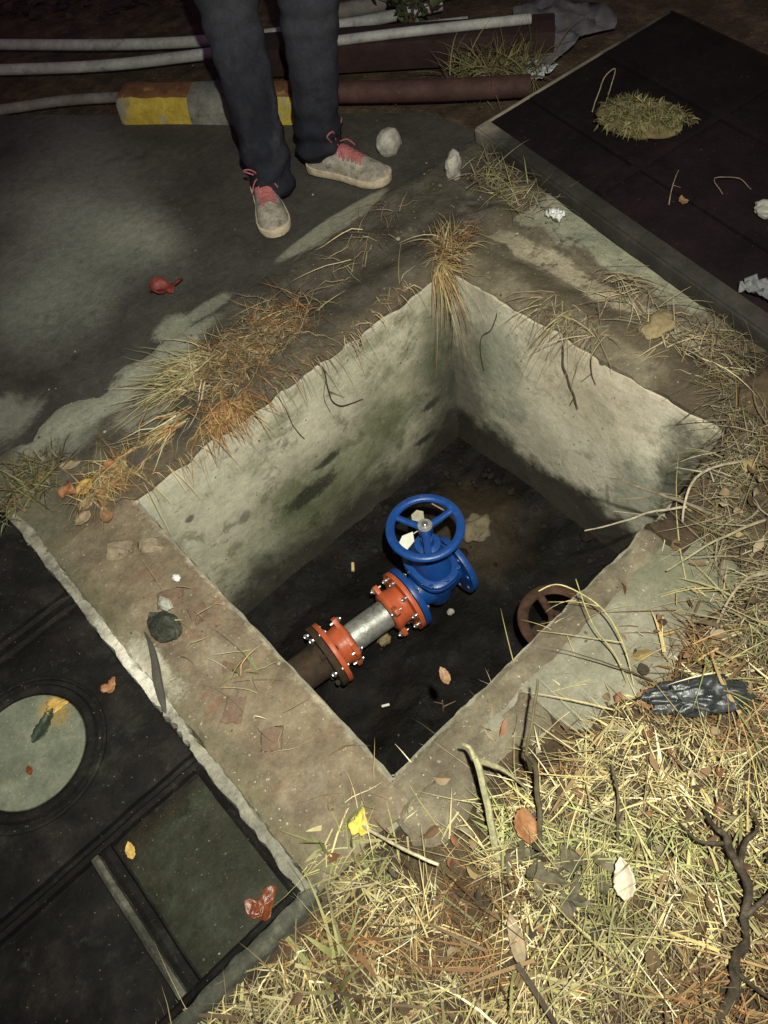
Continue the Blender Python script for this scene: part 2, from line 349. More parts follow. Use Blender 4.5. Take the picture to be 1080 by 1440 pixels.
m_bolt = flat('zinc_bolt', (.50, .50, .48), .30, .9, var=.2)
m_nut = mat('zinc_disc', [(.3, (.25, .25, .235)), (.7, (.42, .42, .40))], scale=200, rough=(.35, .5), metal=.5, bump=.2, obj=True)
m_oldpipe = mat('rusty_dark_pipe', [(.3, (.022, .014, .009)), (.55, (.05, .032, .02)), (.75, (.085, .055, .034))], scale=20, bump=.8, bscale=70, obj=True)
m_rustwheel = mat('rust_wheel', [(.3, (.035, .018, .011)), (.55, (.07, .035, .022)), (.75, (.12, .063, .04))], scale=24, bump=.9, bscale=80, bdist=.004, obj=True)
m_tag = flat('paper_tag', (.70, .69, .62), .8, var=.06)
m_tag2 = flat('paper_tag_dirty', (.42, .39, .29), .85, var=.2)
m_plate = mat('cover_plate_rust', [(.28, (.005, .003, .0036)), (.5, (.009, .0052, .0062)), (.74, (.016, .0095, .0105))], scale=6, bump=.7, bscale=90, bdist=.004, spec=.12,
    masks=[('noise', (4, .55, .7), (.016, .011, .010), .5)], spots=(120, .73, (.09, .07, .06)), rough=(.8, .95))
m_plate_edge = mat('cover_plate_edge', [(.28, (.016, .0145, .012)), (.5, (.027, .024, .020)), (.74, (.047, .042, .034))], scale=9, bump=.6, bscale=90, bdist=.003,
    masks=[('axis', (1, 1.60, .06, 7, .08, True), (.24, .225, .17), .85), ('noise', (14, .6, .7), (.03, .026, .02), .7)])
m_denim = mat('dark_denim', [(.28, (.008, .009, .0135)), (.5, (.014, .0155, .022)), (.74, (.026, .028, .037))], scale=9, bump=.5, bscale=420, bdist=.0015, rough=(.85, 1), spec=.15,
    masks=[('noise', (6, .55, .72), (.055, .058, .070), .6), ('blob', ((-.06, .14, .50), .10, .08, 6, .1, (1, 1, .5)), (.06, .063, .075), .6), ('blob', ((.11, .01, .50), .10, .08, 6, .1, (1, 1, .5)), (.06, .063, .075), .6)], obj=True)
m_jacket = flat('dark_jacket', (.02, .02, .024), .9)
m_skin = flat('skin', (.35, .20, .13), .55)
m_hair = flat('hair', (.012, .010, .009), .6)
m_shoe = mat('shoe_upper_dirty', [(.3, (.15, .14, .11)), (.55, (.26, .245, .20)), (.75, (.38, .36, .30))], scale=32, bump=.7, bscale=160, bdist=.002, obj=True,
    masks=[('noise', (22, .52, .64), (.085, .078, .06), .8), ('noise', (60, .56, .66), (.12, .11, .085), .6)])
m_sole = mat('shoe_sole', [(.3, (.30, .25, .17)), (.7, (.52, .45, .33))], scale=40, bump=.4, bscale=160, obj=True, masks=[('noise', (30, .58, .7), (.16, .13, .09), .7)])
m_lace = flat('lace_pink', (.30, .095, .105), .9, var=.4)
m_tongue = flat('tongue_pink', (.33, .12, .10), .85, var=.35)
m_yellow = mat('kerb_paint_yellow', [(.3, (.30, .225, .025)), (.7, (.44, .345, .055))], scale=15, bump=.6, bscale=80, bdist=.004, obj=True,
    masks=[('noise', (12, .56, .63), (.26, .25, .18), .85), ('noise', (8, .57, .66), (.15, .105, .035), .75), ('blob', ((-.20, .25, .07), .06, .02, 20, .06), (.22, .22, .18), .9)])
m_yellow_top = mat('kerb_top_worn', [(.3, (.09, .042, .02)), (.7, (.19, .092, .038))], scale=18, bump=.7, bscale=80, bdist=.004, obj=True, masks=[('noise', (16, .57, .67), (.33, .24, .06), .7)])
m_kerb_grey = mat('kerb_paint_grey', [(.3, (.095, .10, .085)), (.7, (.20, .205, .17))], scale=17, bump=.7, bscale=80, bdist=.004, obj=True, masks=[('noise', (14, .55, .66), (.05, .045, .035), .8)])
m_redpipe = mat('rust_brown_pipe', [(.3, (.035, .017, .014)), (.7, (.075, .036, .030))], scale=10, bump=.6, bscale=60, rough=(.6, .9), masks=[('noise', (6, .54, .68), (.04, .022, .018), .7)])
m_timber = mat('dark_red_timber', [(.3, (.016, .008, .008)), (.7, (.036, .018, .016))], scale=9, bump=.7, bscale=60)
m_pvc = mat('white_conduit', [(.3, (.24, .25, .235)), (.7, (.38, .39, .37))], scale=9, bump=.4, bscale=60, rough=(.5, .8), masks=[('noise', (9, .55, .68), (.12, .11, .10), .8)])
m_greypipe = mat('grey_conduit', [(.3, (.10, .095, .085)), (.7, (.19, .18, .165))], scale=12, bump=.4, bscale=60)
m_stone = mat('pale_stone', [(.3, (.24, .235, .20)), (.7, (.38, .37, .32))], scale=30, bump=.8, bscale=80, bdist=.004, obj=True, masks=[('noise', (30, .56, .68), (.16, .15, .12), .7)])
m_stone_tan = mat('tan_stone', [(.3, (.17, .13, .07)), (.7, (.30, .24, .13))], scale=34, bump=.8, bscale=90, bdist=.004, obj=True)
m_clod = mat('dark_clod', [(.3, (.014, .016, .010)), (.55, (.045, .05, .034)), (.75, (.12, .12, .09))], scale=38, rough=(.5, .85), bump=1, bscale=120, bdist=.006, spec=.35, obj=True)
m_bag = mat('dark_plastic', [(.3, (.012, .015, .016)), (.7, (.04, .046, .048))], scale=24, rough=(.18, .45), bump=.4, bscale=60, spec=.5, obj=True, masks=[('noise', (14, .56, .64), (.19, .20, .20), .6)])
m_sheet = mat('grey_sheet', [(.3, (.07, .07, .075)), (.7, (.16, .165, .17))], scale=9, rough=(.5, .8), bump=.5, bscale=40, masks=[('noise', (6, .52, .66), (.07, .065, .07), .8)])
m_foil = flat('pale_scrap', (.62, .63, .62), .35, var=.15)
m_grass = mat('dry_blade', [(.3, (.75, .75, .75)), (.7, (1, 1, 1))], scale=60, grain=.15, bump=0, rough=(.55, .8), attr='Col', spec=.25)
m_stem = mat('dry_stem_bark', [(.3, (.55, .55, .55)), (.7, (1, 1, 1))], scale=70, bump=.6, bscale=150, bdist=.002, attr='Col', rough=(.6, .9))
def leafmat(name, a, b, rough=.5): return mat(name, [(.3, a), (.7, b)], scale=45, bump=.5, bscale=120, bdist=.002, rough=(rough-.1, rough+.15), obj=True, spec=.4)
m_l_red = leafmat('leaf_red', (.10, .018, .014), (.19, .04, .03)); m_l_orange = leafmat('leaf_orange', (.20, .085, .035), (.33, .16, .07))
m_l_yellow = leafmat('leaf_yellow', (.40, .34, .035), (.52, .46, .08)); m_l_brown = leafmat('leaf_brown', (.15, .085, .04), (.27, .16, .08))
m_l_pale = leafmat('leaf_pale', (.42, .34, .25), (.60, .53, .43), .7); m_l_dark = leafmat('leaf_darkgreen', (.018, .028, .016), (.035, .05, .03))
m_l_tan = leafmat('leaf_tan', (.20, .155, .09), (.32, .25, .16), .7); m_l_wetred = leafmat('leaf_wet_red', (.09, .022, .010), (.19, .055, .02), .25)
m_l_ochre = leafmat('leaf_ochre', (.36, .22, .05), (.5, .34, .10))
m_l_green = leafmat('leaf_green', (.035, .05, .018), (.06, .085, .03))
m_bark = mat('branch_bark', [(.3, (.022, .017, .012)), (.5, (.06, .047, .032)), (.7, (.14, .115, .08))], scale=40, bump=1, bscale=90, bdist=.006)

# ------------------------------------------------------------------ ground sheet (reaches the horizon, with the pit's opening left out)
PX0, PX1, PY0, PY1 = .157, 1.236, .405, 1.325
ZF = -.80
def ground_h(x, y):
    """height of bare ground: bumpy bank in front and to the right of the pit, level elsewhere"""
    h = -.03
    bank = max(0.0, min(1.0, (.34-y)/.18)) if x > -.05 else max(0.0, min(1.0, (.30-y)/.10))
    h += bank*(.035+.035*fbm((x, y, 0), 3.2, 4)) + .006*fbm((x, y, 0), 14, 9, 3)
    sl = max(0.0, min(1.0, (x-.85)/.2))*max(0.0, min(1.0, (.62-y)/.15))
    h += sl*(.05+.05*fbm((x, y, 0), 5, 2))
    if x > 1.25: h += max(0, min(1, (x-1.25)/.2))*max(0, min(1, (1.0-y)/.5))*.015
    return h
xs = sorted(set([-60, -25, -10, -5, -3, -2.2]+[round(-1.6+.03*i, 3) for i in range(int(3.8/.03)+1)]+[.10, 1.29, 2.6, 3.2, 4.2, 6, 10, 25, 60]))
ys = sorted(set([-60, -25, -10, -5, -3, -2, -1.4]+[round(-1.1+.03*i, 3) for i in range(int(2.9/.03)+1)]+[.38, 1.37, 2.1, 2.5, 3, 3.6, 4.5, 6, 10, 25, 60]))
V = []; F = []
for y in ys:
    for x in xs: V.append((x, y, ground_h(x, y) if (-2 < x < 2.6 and -1.4 < y < 2.1) else -.03))
nx = len(xs)
for j in range(len(ys)-1):
    for i in range(nx-1):
        cx, cy = (xs[i]+xs[i+1])/2, (ys[j]+ys[j+1])/2
        if .10 < cx < 1.29 and .38 < cy < 1.37: continue
        F.append((j*nx+i, j*nx+i+1, (j+1)*nx+i+1, (j+1)*nx+i))
tag(build('ground', V, F, m_soil, base=(0, 0, 0)), 'brown soil ground around the open pit', kind='structure')

# road: a slightly uneven asphalt sheet
V = []; F = []; NX, NY = 80, 60
for j in range(NY+1):
    for i in range(NX+1):
        v = j/NY; y = 1.70 + (3.4*v if v < .8 else 2.72+(v-.8)*5*55)
        u = i/NX
        xr = 1.78-(y-1.95)*.74 if y > 1.95 else 1.78
        xl = -3.0 if v < .8 else -60
        if v > .8: xl = min(xl, xr-3)
        x = xl+(xr-xl)*u
        V.append((x, y, .002+.004*fbm((x, y, 0), 2.2, 5, 3)))
for j in range(NY):
    for i in range(NX):
        a = j*(NX+1)+i; F.append((a, a+1, a+NX+2, a+NX+1))
tag(build('road', V, F, m_road, base=(0, 0, 0)), 'dark dusty asphalt beyond the pit', kind='structure')

# ------------------------------------------------------------------ the valve pit
def edge_noise(x, y, a=.012):
    return (a*fbm((x, y, 0), 14, 3, 3), a*fbm((x, y, 0), 14, 13, 3))
def slab(x0, x1, y0, y1, zt, zb, step=.02, amp=.006, ragged=.010, zfun=None, inner=None):
    """a cast layer with uneven top and ragged edges; closed shell"""
    nx_ = max(2, int((x1-x0)/step)); ny_ = max(2, int((y1-y0)/step)); V = []; F = []
    for lay in (0, 1):
        for j in range(ny_+1):
            for i in range(nx_+1):
                x = x0+(x1-x0)*i/nx_; y = y0+(y1-y0)*j/ny_
                e = min(i, nx_-i, j, ny_-j)
                dx, dy = edge_noise(x, y, ragged if e == 0 else ragged*.5)
                if lay == 0:
                    z = zt+amp*fbm((x, y, 0), 9, 1, 4)+(zfun(x, y) if zfun else 0)
                    if e == 0: z -= min(.008, (zt-zb)*.45)
                else: z = zb
                V.append((x+dx, y+dy, z))
    n = (nx_+1)*(ny_+1)
    for j in range(ny_):
        for i in range(nx_):
            a = j*(nx_+1)+i; q = (a, a+1, a+nx_+2, a+nx_+1); F.append(q); F.append(tuple(n+k for k in reversed(q)))
    ring = [i for i in range(nx_)]+[j*(nx_+1)+nx_ for j in range(ny_)]+[ny_*(nx_+1)+i for i in range(nx_, 0, -1)]+[j*(nx_+1) for j in range(ny_, 0, -1)]
    for k, a in enumerate(ring):
        b = ring[(k+1) % len(ring)]; F.append((a, n+a, n+b, b))
    return V, F
pit = empty('valve_pit', ((PX0+PX1)/2, (PY0+PY1)/2, ZF), 'open square concrete pit sunk in the ground with stained cement walls', 'pit')
T = .075
def wall_grid(axis, a0, a1, c, out, z0=ZF-.1, z1=-.004):
    """inner face with slight unevenness, thickness T going outwards"""
    n_, m_ = int((a1-a0)/.025), 34; V = []; F = []
    for lay in (0, 1):
        for j in range(m_+1):
            for i in range(n_+1):
                a = a0+(a1-a0)*i/n_; z = z0+(z1-z0)*j/m_
                p = (a, 0, z) if axis == 'x' else (0, a, z)
                d = .006*fbm((p[0], p[1], z), 4, 8+c, 4)*min(1, (z1-z)/.05+.15)*min(1, min(i, n_-i)/2) if lay == 0 else T*out
                if lay == 0 and j == m_: d += out*abs(.010*fbm((p[0]*1., p[1], 0), 16, c, 3)); z -= abs(.008*N(p, 20, c))
                V.append((a, c+d, z) if axis == 'x' else (c+d, a, z))
    k = (n_+1)*(m_+1)
    for j in range(m_):
        for i in range(n_):
            a = j*(n_+1)+i; q = (a, a+1, a+n_+2, a+n_+1)
            F.append(q); F.append(tuple(k+t for t in reversed(q)))
    for i in range(n_):
        a = m_*(n_+1)+i; F.append((a, a+1, k+a+1, k+a))
    for j in range(m_):
        for e in (0, n_):
            a = j*(n_+1)+e; F.append((a, a+n_+1, k+a+n_+1, k+a))
    return V, F
def fix(o):
    bm = bmesh.new(); bm.from_mesh(o.data); bmesh.ops.recalc_face_normals(bm, faces=bm.faces); bm.to_mesh(o.data); bm.free(); return o
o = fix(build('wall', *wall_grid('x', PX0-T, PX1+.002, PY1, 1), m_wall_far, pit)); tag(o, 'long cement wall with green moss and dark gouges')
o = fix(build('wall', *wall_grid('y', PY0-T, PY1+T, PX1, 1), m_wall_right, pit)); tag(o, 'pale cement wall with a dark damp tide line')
fix(build('wall', *wall_grid('y', PY0-T, PY1-.003, PX0, -1), m_wall_side, pit))
fix(build('wall', *wall_grid('x', PX0+.003, PX1-.003, PY0, -1), m_wall_side, pit))
# muddy floor
V = []; F = []; n_ = 56
for j in range(n_+1):
    for i in range(n_+1):
        x = PX0-.03+(PX1-PX0+.06)*i/n_; y = PY0-.03+(PY1-PY0+.06)*j/n_
        m1 = math.exp(-((x-1.0)**2+(y-1.02)**2)/.03)*.05
        edge = max(0, (x-(PX1-.14))/.14, (y-(PY1-.12))/.12)*.045
        V.append((x, y, ZF+m1+edge+.018*fbm((x, y, 0), 6, 1)+.006*fbm((x, y, 0), 26, 2)))
for j in range(n_):
    for i in range(n_):
        a = j*(n_+1)+i; F.append((a, a+1, a+n_+2, a+n_+1))
tag(build('mud_floor', V, F, m_mud, pit), 'wet black mud at the bottom')
# rim layers
rl = build('coping', *slab(-.078, .150, .345, 1.40, .005, -.035, step=.015, amp=.009, ragged=.007), m_rim_brown, pit); tag(rl, 'brown worn cement rim with patches of brick')
tag(build('coping', *slab(-.10, 1.75, 1.335, 1.735, .008, -.035, amp=.014, ragged=.012, zfun=lambda x, y: .016*math.exp(-((y-1.42)/.06)**2)*(.3 if x < .2 else 1)), m_rim_far, pit), 'soil covered cement rim under dry grass')
tag(build('coping', *slab(1.245, 1.75, .33, 1.34, .010, -.035, amp=.014, ragged=.012, zfun=lambda x, y: .02*math.exp(-((x-1.33)/.05)**2)), m_rim_right, pit), 'ledge with pale cement streaks below the steel plate')
tag(build('coping', *slab(.140, .97, .345, .402, .004, -.05, step=.012, amp=.010, ragged=.010), m_lip, pit), 'broken cement lip in front of the grass')
tag(build('apron', *slab(.455, .98, .16, .352, .004, -.05, amp=.004, ragged=.005), m_apron, pit), 'smooth pale cement patch beside the lip')
tag(build('coping', *slab(.10, .46, .235, .352, -.002, -.07, step=.014, amp=.022, ragged=.012, zfun=lambda x, y: -.25*max(0, .31-y)), m_lip, pit), 'crumbled cement corner sloping to the grass')
# slumped soil over the near right corner
V = []; F = []; n1_, n2_ = 40, 30
for j in range(n2_+1):
    for i in range(n1_+1):
        x = .90+.45*i/n1_; y = .30+.24*j/n2_
        lim = .392+.035*max(0, min(1, (x-1.05)/.2))+.018*fbm((x, 0, 0), 18, 4)
        over = max(0, y-lim); yy = min(y, lim+.012*(1-math.exp(-over*30)))
        z = .018+.02*fbm((x, y, 0), 9, 6)-over*1.1
        if i in (0, n1_) or j == 0: z = -.05
        if x > 1.26: z = min(z, .018+.02*fbm((x, y, 0), 9, 6)-.5*max(0, y-.47)-.5*max(0, x-1.28))
        V.append((x, yy, z))
for j in range(n2_):
    for i in range(n1_):
        a = j*(n1_+1)+i; F.append((a, a+1, a+n1_+2, a+n1_+1))
tag(build('soil_slump', V, F, m_soil, pit), 'dark soil slumped over the near right corner')
# worn bricks showing through the rim
def brick(x, y, w, l, h, rot, m, z=.012):
    V, F = slab(-w/2, w/2, -l/2, l/2, h, -.03, step=.007, amp=.003, ragged=.0)
    mx = Matrix.Translation((x, y, z)) @ Matrix.Rotation(rot, 4, 'Z'); W = []
    for p in V:
        q = mx @ Vector(p); e = max(abs(p[0])/(w/2), abs(p[1])/(l/2))
        k = .011*e**3; W.append((q.x+k*fbm(q, 38, 1, 3), q.y+k*fbm(q, 38, 5, 3), q.z-.004*max(0, e-.8)*5*(p[2] > -.02)))
    return build('brick', W, F, m, rl, sharp=50)
brick(.046, 1.236, .060, .042, .003, R(-36), m_brick_tan); brick(.106, 1.190, .058, .040, .0015, R(-38), m_brick_tan)
brick(.062, 1.035, .070, .055, -.0045, R(-30), m_brick_red); brick(.085, .955, .05, .06, -.0055, R(-8), m_brick_red)
brick(.075, .80, .07, .05, -.0055, R(-42), m_brick_red); brick(.015, .725, .055, .075, -.005, R(-50), m_brick_red); brick(.03, .62, .055, .06, -.006, R(-36), m_brick_red)

# ------------------------------------------------------------------ composite manhole cover on the left
mc = empty('manhole_cover', (-.34, .95, -.05), 'black panelled manhole cover with a round grey green lid left of the pit', 'manhole cover')
def panel(name, x0, x1, y0, y1, z1, m, b=.006, rough_=.002, label=None, z0=-.03):
    V, F = slab(x0, x1, y0, y1, z1, z0, step=.03, amp=.0015, ragged=rough_)
    o = build(name, V, F, m, mc, sharp=50)
    if label: tag(o, label)
    return o
tag(build('frame', *slab(-1.25, -.082, .338, 1.63, -.018, -.10, step=.04, amp=.001, ragged=.002), m_slab, mc), 'dark frame around the panels')
panel('panel', -.312, -.118, .384, .676, -.008, m_slab_green, label='greenish black front panel with a wet red leaf')
panel('panel', -.62, -.362, .384, .676, -.006, m_slab)
panel('panel', -.62, -.104, .716, 1.168, .008, m_slab, label='panel around the round lid')
panel('panel', -.62, -.104, 1.236, 1.60, .008, m_slab)
panel('panel', -1.22, -.65, .372, 1.60, .006, m_slab)
# ribs of the frame between the panels
def rib(x0, x1, y0, y1, z, m=m_slab):
    o = build('rib', *slab(x0, x1, y0, y1, z, -.02, step=.02, amp=.001, ragged=.0015), m, mc); return o
rib(-.62, -.10, 1.180, 1.194, .010); rib(-.62, -.10, 1.210, 1.224, .010)
rib(-.62, -.10, .684, .698, .010); rib(-.117, -.103, .384, .684, .009); rib(-.62, -.10, .370, .383, .010)
rib(-.338, -.316, .384, .683, .006); rib(-.356, -.341, .384, .683, .011, m_mortar_green)
# jagged pale mortar strip along the rim and the front edge
V = []; F = []; n_ = 420; K = 9
for i in range(n_+1):
    y = .346+(1.63-.346)*i/n_
    ji = .007*fbm((0, y, 0), 20, 3, 6)
    if .72 < y < .84: ji += .009*abs(math.sin((y-.72)/.12*math.pi*5))**.6
    w = .024*(1+.35*fbm((0, y, 0), 7, 8)); xa, xb = -.104+ji, -.104+.006+w+.004*fbm((1, y, 0), 40, 2, 3)
    for k in range(K):
        u = k/(K-1); x = xa+(xb-xa)*u
        z = .0115+.0050*fbm((x, y, 0), 30, 6, 5)-.003*(2*u-1)**4 if 0 < k < K-1 else -.02
        if k == 5: z -= .004*max(0, N((0, y, 3), 6)+.25)
        V.append((x, y, z))
for i in range(n_):
    for k in range(K-1):
        a = i*K+k; F.append((a, a+1, a+K+1, a+K))
tag(fix(build('edge_strip', V, F, m_mortar, mc, sharp=60)), 'pale crumbling mortar edge')
V = []; F = []; n_ = 130
for i in range(n_+1):
    x = -1.25+(1.25-.072)*i/n_
    cr = max(0, (x+.105)/.033); dy = .022*cr**2
    ji = .005*fbm((x, 0, 0), 22, 3); h = .016+.004*fbm((x, 0, 0), 12, 6)
    ya = .334+dy+.003*N((x, 0, 0), 40, 2); yb = .368+ji
    V += [(x, ya, -.09), (x, ya+.002, h-.008), (x, ya+.010, h), (x, yb-.003, h-.001), (x, yb, -.02)]
for i in range(n_):
    for k in range(4):
        a = i*5+k; F.append((a, a+1, a+6, a+5))
tag(fix(build('edge_strip', V, F, m_mortar_green, mc, sharp=None)), 'greenish front edge of the cover')
# round lid, its seat ring and the outer ring
LC = (-.342, .952)
build('lid', *lathe([(.000, .117), (.0135, .117), (.0155, .1155), (.0157, .06), (.016, .001)], 64, 'Z', (LC[0], LC[1], 0)), m_lid, mc)
build('ring', *lathe([(.004, .1185), (.015, .120), (.0185, .124), (.0195, .130), (.0175, .137), (.012, .141), (.004, .142)], 64, 'Z', (LC[0], LC[1], 0), close=True), m_slab, mc)
build('ring', *lathe([(.004, .150), (.014, .152), (.015, .156), (.013, .160), (.004, .161)], 72, 'Z', (LC[0], LC[1], 0), close=True), m_slab, mc)

# ------------------------------------------------------------------ pipework
P0 = Vector((.602, .916, -.60)); ANG = R(-6.5)
def pl(t, dy=0, dz=0): return P0+Vector((math.cos(ANG)*t-math.sin(ANG)*dy, math.sin(ANG)*t+math.cos(ANG)*dy, dz))
def hexbolt(L=.05, r=.009, rod=.005):
    """a bolt along X with a hexagon nut at each end"""
    mb = MB(); mb.add(*lathe([(-L/2-.006, rod), (L/2+.006, rod)], 8)); 
    for s in (-1, 1): mb.add(*lathe([(s*L/2-.004, r), (s*L/2+.004, r)], 6))
    return mb
# blue gate valve
gv = empty('gate_valve', pl(.098), 'bright blue gate valve with a round handwheel in the pit', 'valve', rot=(0, 0, ANG))
prof = [(-.082, .046), (-.07, .047), (-.055, .052), (-.04, .058), (0, .061), (.04, .058), (.055, .052), (.07, .047), (.082, .046)]
mb = MB().add(*lathe(prof, 40))
# oval bonnet neck rising out of the barrel
def oval(rx, ry, z, n=36, e=2.6):
    out = []
    for i in range(n):
        t = 2*math.pi*i/n; c_, s_ = math.cos(t), math.sin(t)
        out.append((rx*math.copysign(abs(c_)**(2/e), c_), ry*math.copysign(abs(s_)**(2/e), s_), z))
    return out
def loft(rings, cap=True):
    n = len(rings[0]); V = [p for r_ in rings for p in r_]; F = []
    for j in range(len(rings)-1):
        for i in range(n): F.append((j*n+i, j*n+(i+1) % n, (j+1)*n+(i+1) % n, (j+1)*n+i))
    if cap: F.append(tuple(reversed(range(n)))); F.append(tuple(range((len(rings)-1)*n, len(rings)*n)))
    return V, F
mb.add(*loft([oval(.040, .060, -.055), oval(.044, .066, -.03), oval(.044, .066, .03), oval(.043, .066, .085)]))
mb.add(*loft([oval(.064, .088, .083), oval(.067, .091, .086), oval(.067, .091, .097), oval(.064, .088, .100)]))
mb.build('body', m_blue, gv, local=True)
mb = MB().add(*loft([oval(.064, .088, .101), oval(.067, .091, .104), oval(.067, .091, .114), oval(.063, .087, .117), oval(.050, .072, .119), oval(.049, .068, .135), oval(.045, .058, .165, e=2.2), oval(.037, .042, .19, e=2), oval(.030, .030, .205, e=2)]))
mb.add(*loft([oval(.036, .036, .205, e=2), oval(.037, .037, .207, e=2), oval(.037, .037, .217, e=2), oval(.033, .033, .220, e=2), oval(.02, .02, .222, e=2), oval(.018, .018, .25, e=2)]))
mb.build('bonnet', m_blue, gv, local=True)
FL = fill_plate(circ(0, 0, .100, 56), [circ(.0805*math.cos(R(22.5+45*k)), .0805*math.sin(R(22.5+45*k)), .0095, 14) for k in range(8)]+[circ(0, 0, .041, 32)], .019)
for s in (-1, 1):
    mb = MB().add([(x+s*.0885, y, z) for x, y, z in to_x(FL[0])], FL[1])
    mb.add(*lathe([(s*.0985-.0015, .066), (s*.0985+.0015, .066), (s*.0985+.0015, .0415), (s*.0985-.0015, .0415)], 40, close=True))
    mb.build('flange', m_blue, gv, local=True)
for k in range(8):   # bolts of the joint with the coupling
    a = R(22.5+45*k)
    hexbolt(.049, .0072, .0042).xf(Matrix.Translation((-.1005, .0805*math.cos(a), .0805*math.sin(a)))).build('bolt', m_bolt, gv, local=True, sharp=20)
for (bx_, by_) in ((.049, .070), (-.049, .070), (.049, -.070), (-.049, -.070), (0, .081), (0, -.081)):
    mb = MB().add(*lathe([(.117, .008), (.124, .008), (.125, .005)], 6, 'Z', (bx_, by_, 0))).build('bonnet_bolt', m_blue, gv, local=True, sharp=20)
for a in (0, 180):
    MB().add(*lathe([(.222, .006), (.229, .006)], 6, 'Z', (.027*math.cos(R(a+35)), .027*math.sin(R(a+35)), 0))).build('gland_bolt', m_bolt, gv, local=True, sharp=20)
MB().add(*lathe([(.25, .009), (.322, .009)], 14, 'Z')).build('stem', m_bolt, gv, local=True)
ZW = .303
hw = MB()
n_, k_ = 56, 14; V = []; F = []
for i in range(n_):
    t = 2*math.pi*i/n_
    for j in range(k_):
        u = 2*math.pi*j/k_; rr = .0965+.0125*math.cos(u)
        V.append((rr*math.cos(t), rr*math.sin(t), ZW+.009*math.sin(u)))
for i in range(n_):
    for j in range(k_):
        F.append((i*k_+j, ((i+1) % n_)*k_+j, ((i+1) % n_)*k_+(j+1) % k_, i*k_+(j+1) % k_))
hwo = MB().add(V, F).build('handwheel', m_blue, gv, local=True)
OFF[hwo.name] = Vector((0, 0, 0))
for a in (SP0 for SP0 in (118, 358, 238)):
    a = R(a); d = Vector((math.cos(a), math.sin(a), 0)); pts = [d*.012+Vector((0, 0, ZW-.004)), d*.05+Vector((0, 0, ZW-.006)), d*.092+Vector((0, 0, ZW))]
    V, F = tube(pts, [.0115, .0095, .0095], 12); V = [(x, y, ZW+(z-ZW)*.75) for x, y, z in V]
    MB().add(V, F).build('spoke', m_blue, hwo, local=True)
MB().add(*lathe([(ZW-.022, .019), (ZW-.02, .021), (ZW+.006, .021), (ZW+.008, .019)], 28, 'Z')).build('hub', m_blue, hwo, local=True)
MB().add(*lathe([(ZW+.0082, .0205), (ZW+.0115, .0205), (ZW+.0125, .0195)], 32, 'Z')).build('washer', m_nut, hwo, local=True)
MB().add(*lathe([(ZW+.0127, .0055), (ZW+.019, .0055), (ZW+.020, .004)], 10, 'Z')).build('nut', m_bolt, hwo, local=True)
def card(pts, m, name, parent, th=.0009, curl=.004):
    pts = [Vector(p) for p in pts]; n = len(pts); c = sum(pts, Vector())/n; nrm = (pts[1]-pts[0]).cross(pts[2]-pts[0]).normalized()
    top = [p+nrm*th+nrm*curl*((p-c).length/.03)**2*.5 for p in pts]; bot = [p-nrm*th+nrm*curl*((p-c).length/.03)**2*.5 for p in pts]
    V = top+[c+nrm*th]+bot+[c-nrm*th]; F = []
    for i in range(n):
        j = (i+1) % n; F += [(i, j, n), (n+1+j, n+1+i, 2*n+1), (i, n+1+i, n+1+j, j)]
    return fix(build(name, V, F, m, parent, local=True, smooth=False))
# labels tied under the wheel
card([(-.040, .000, .272), (-.026, .024, .276), (-.052, .040, .262), (-.085, .024, .250), (-.068, -.002, .258)], m_tag, 'tag', gv)
card([(.008, .046, .262), (-.002, .062, .258), (.012, .086, .252), (.034, .090, .252), (.044, .072, .256), (.030, .048, .262)], m_tag2, 'tag', gv)
MB().add(*tube(spline([(-.005, .012, .268), (-.012, .02, .272), (-.028, .02, .274)], 4), .0012, 5)).add(*tube(spline([(-.005, .012, .268), (.002, .03, .266), (.008, .05, .262)], 4), .0014, 5)).build('string', m_tag, gv, local=True)

# orange flange couplings
ORF = fill_plate([((.099 - .006*max(0, math.cos(4*math.radians(i*5)))*0)*math.cos(R(i*5)), .099*math.sin(R(i*5))) for i in range(72)],
                 [circ(.0805*math.cos(R(22.5+45*k)), .0805*math.sin(R(22.5+45*k)), .0105, 12) for k in range(8)]+[circ(0, 0, .05, 32)], .015)
def lobed(n=72, lobes=4, r0=.064, r1=.089, ph=0):
    out = []
    for i in range(n):
        t = 2*math.pi*i/n; d = min(abs((t-ph-2*math.pi*k/lobes+math.pi) % (2*math.pi)-math.pi) for k in range(lobes))
        out.append(((r0+(r1-r0)*math.exp(-(d/.20)**4))*math.cos(t), (r0+(r1-r0)*math.exp(-(d/.20)**4))*math.sin(t)))
    return out
PH = R(35)
GL = fill_plate(lobed(ph=PH), [circ(.077*math.cos(PH+math.pi/2*k), .077*math.sin(PH+math.pi/2*k), .0065, 10) for k in range(4)]+[circ(0, 0, .046, 32)], .015)
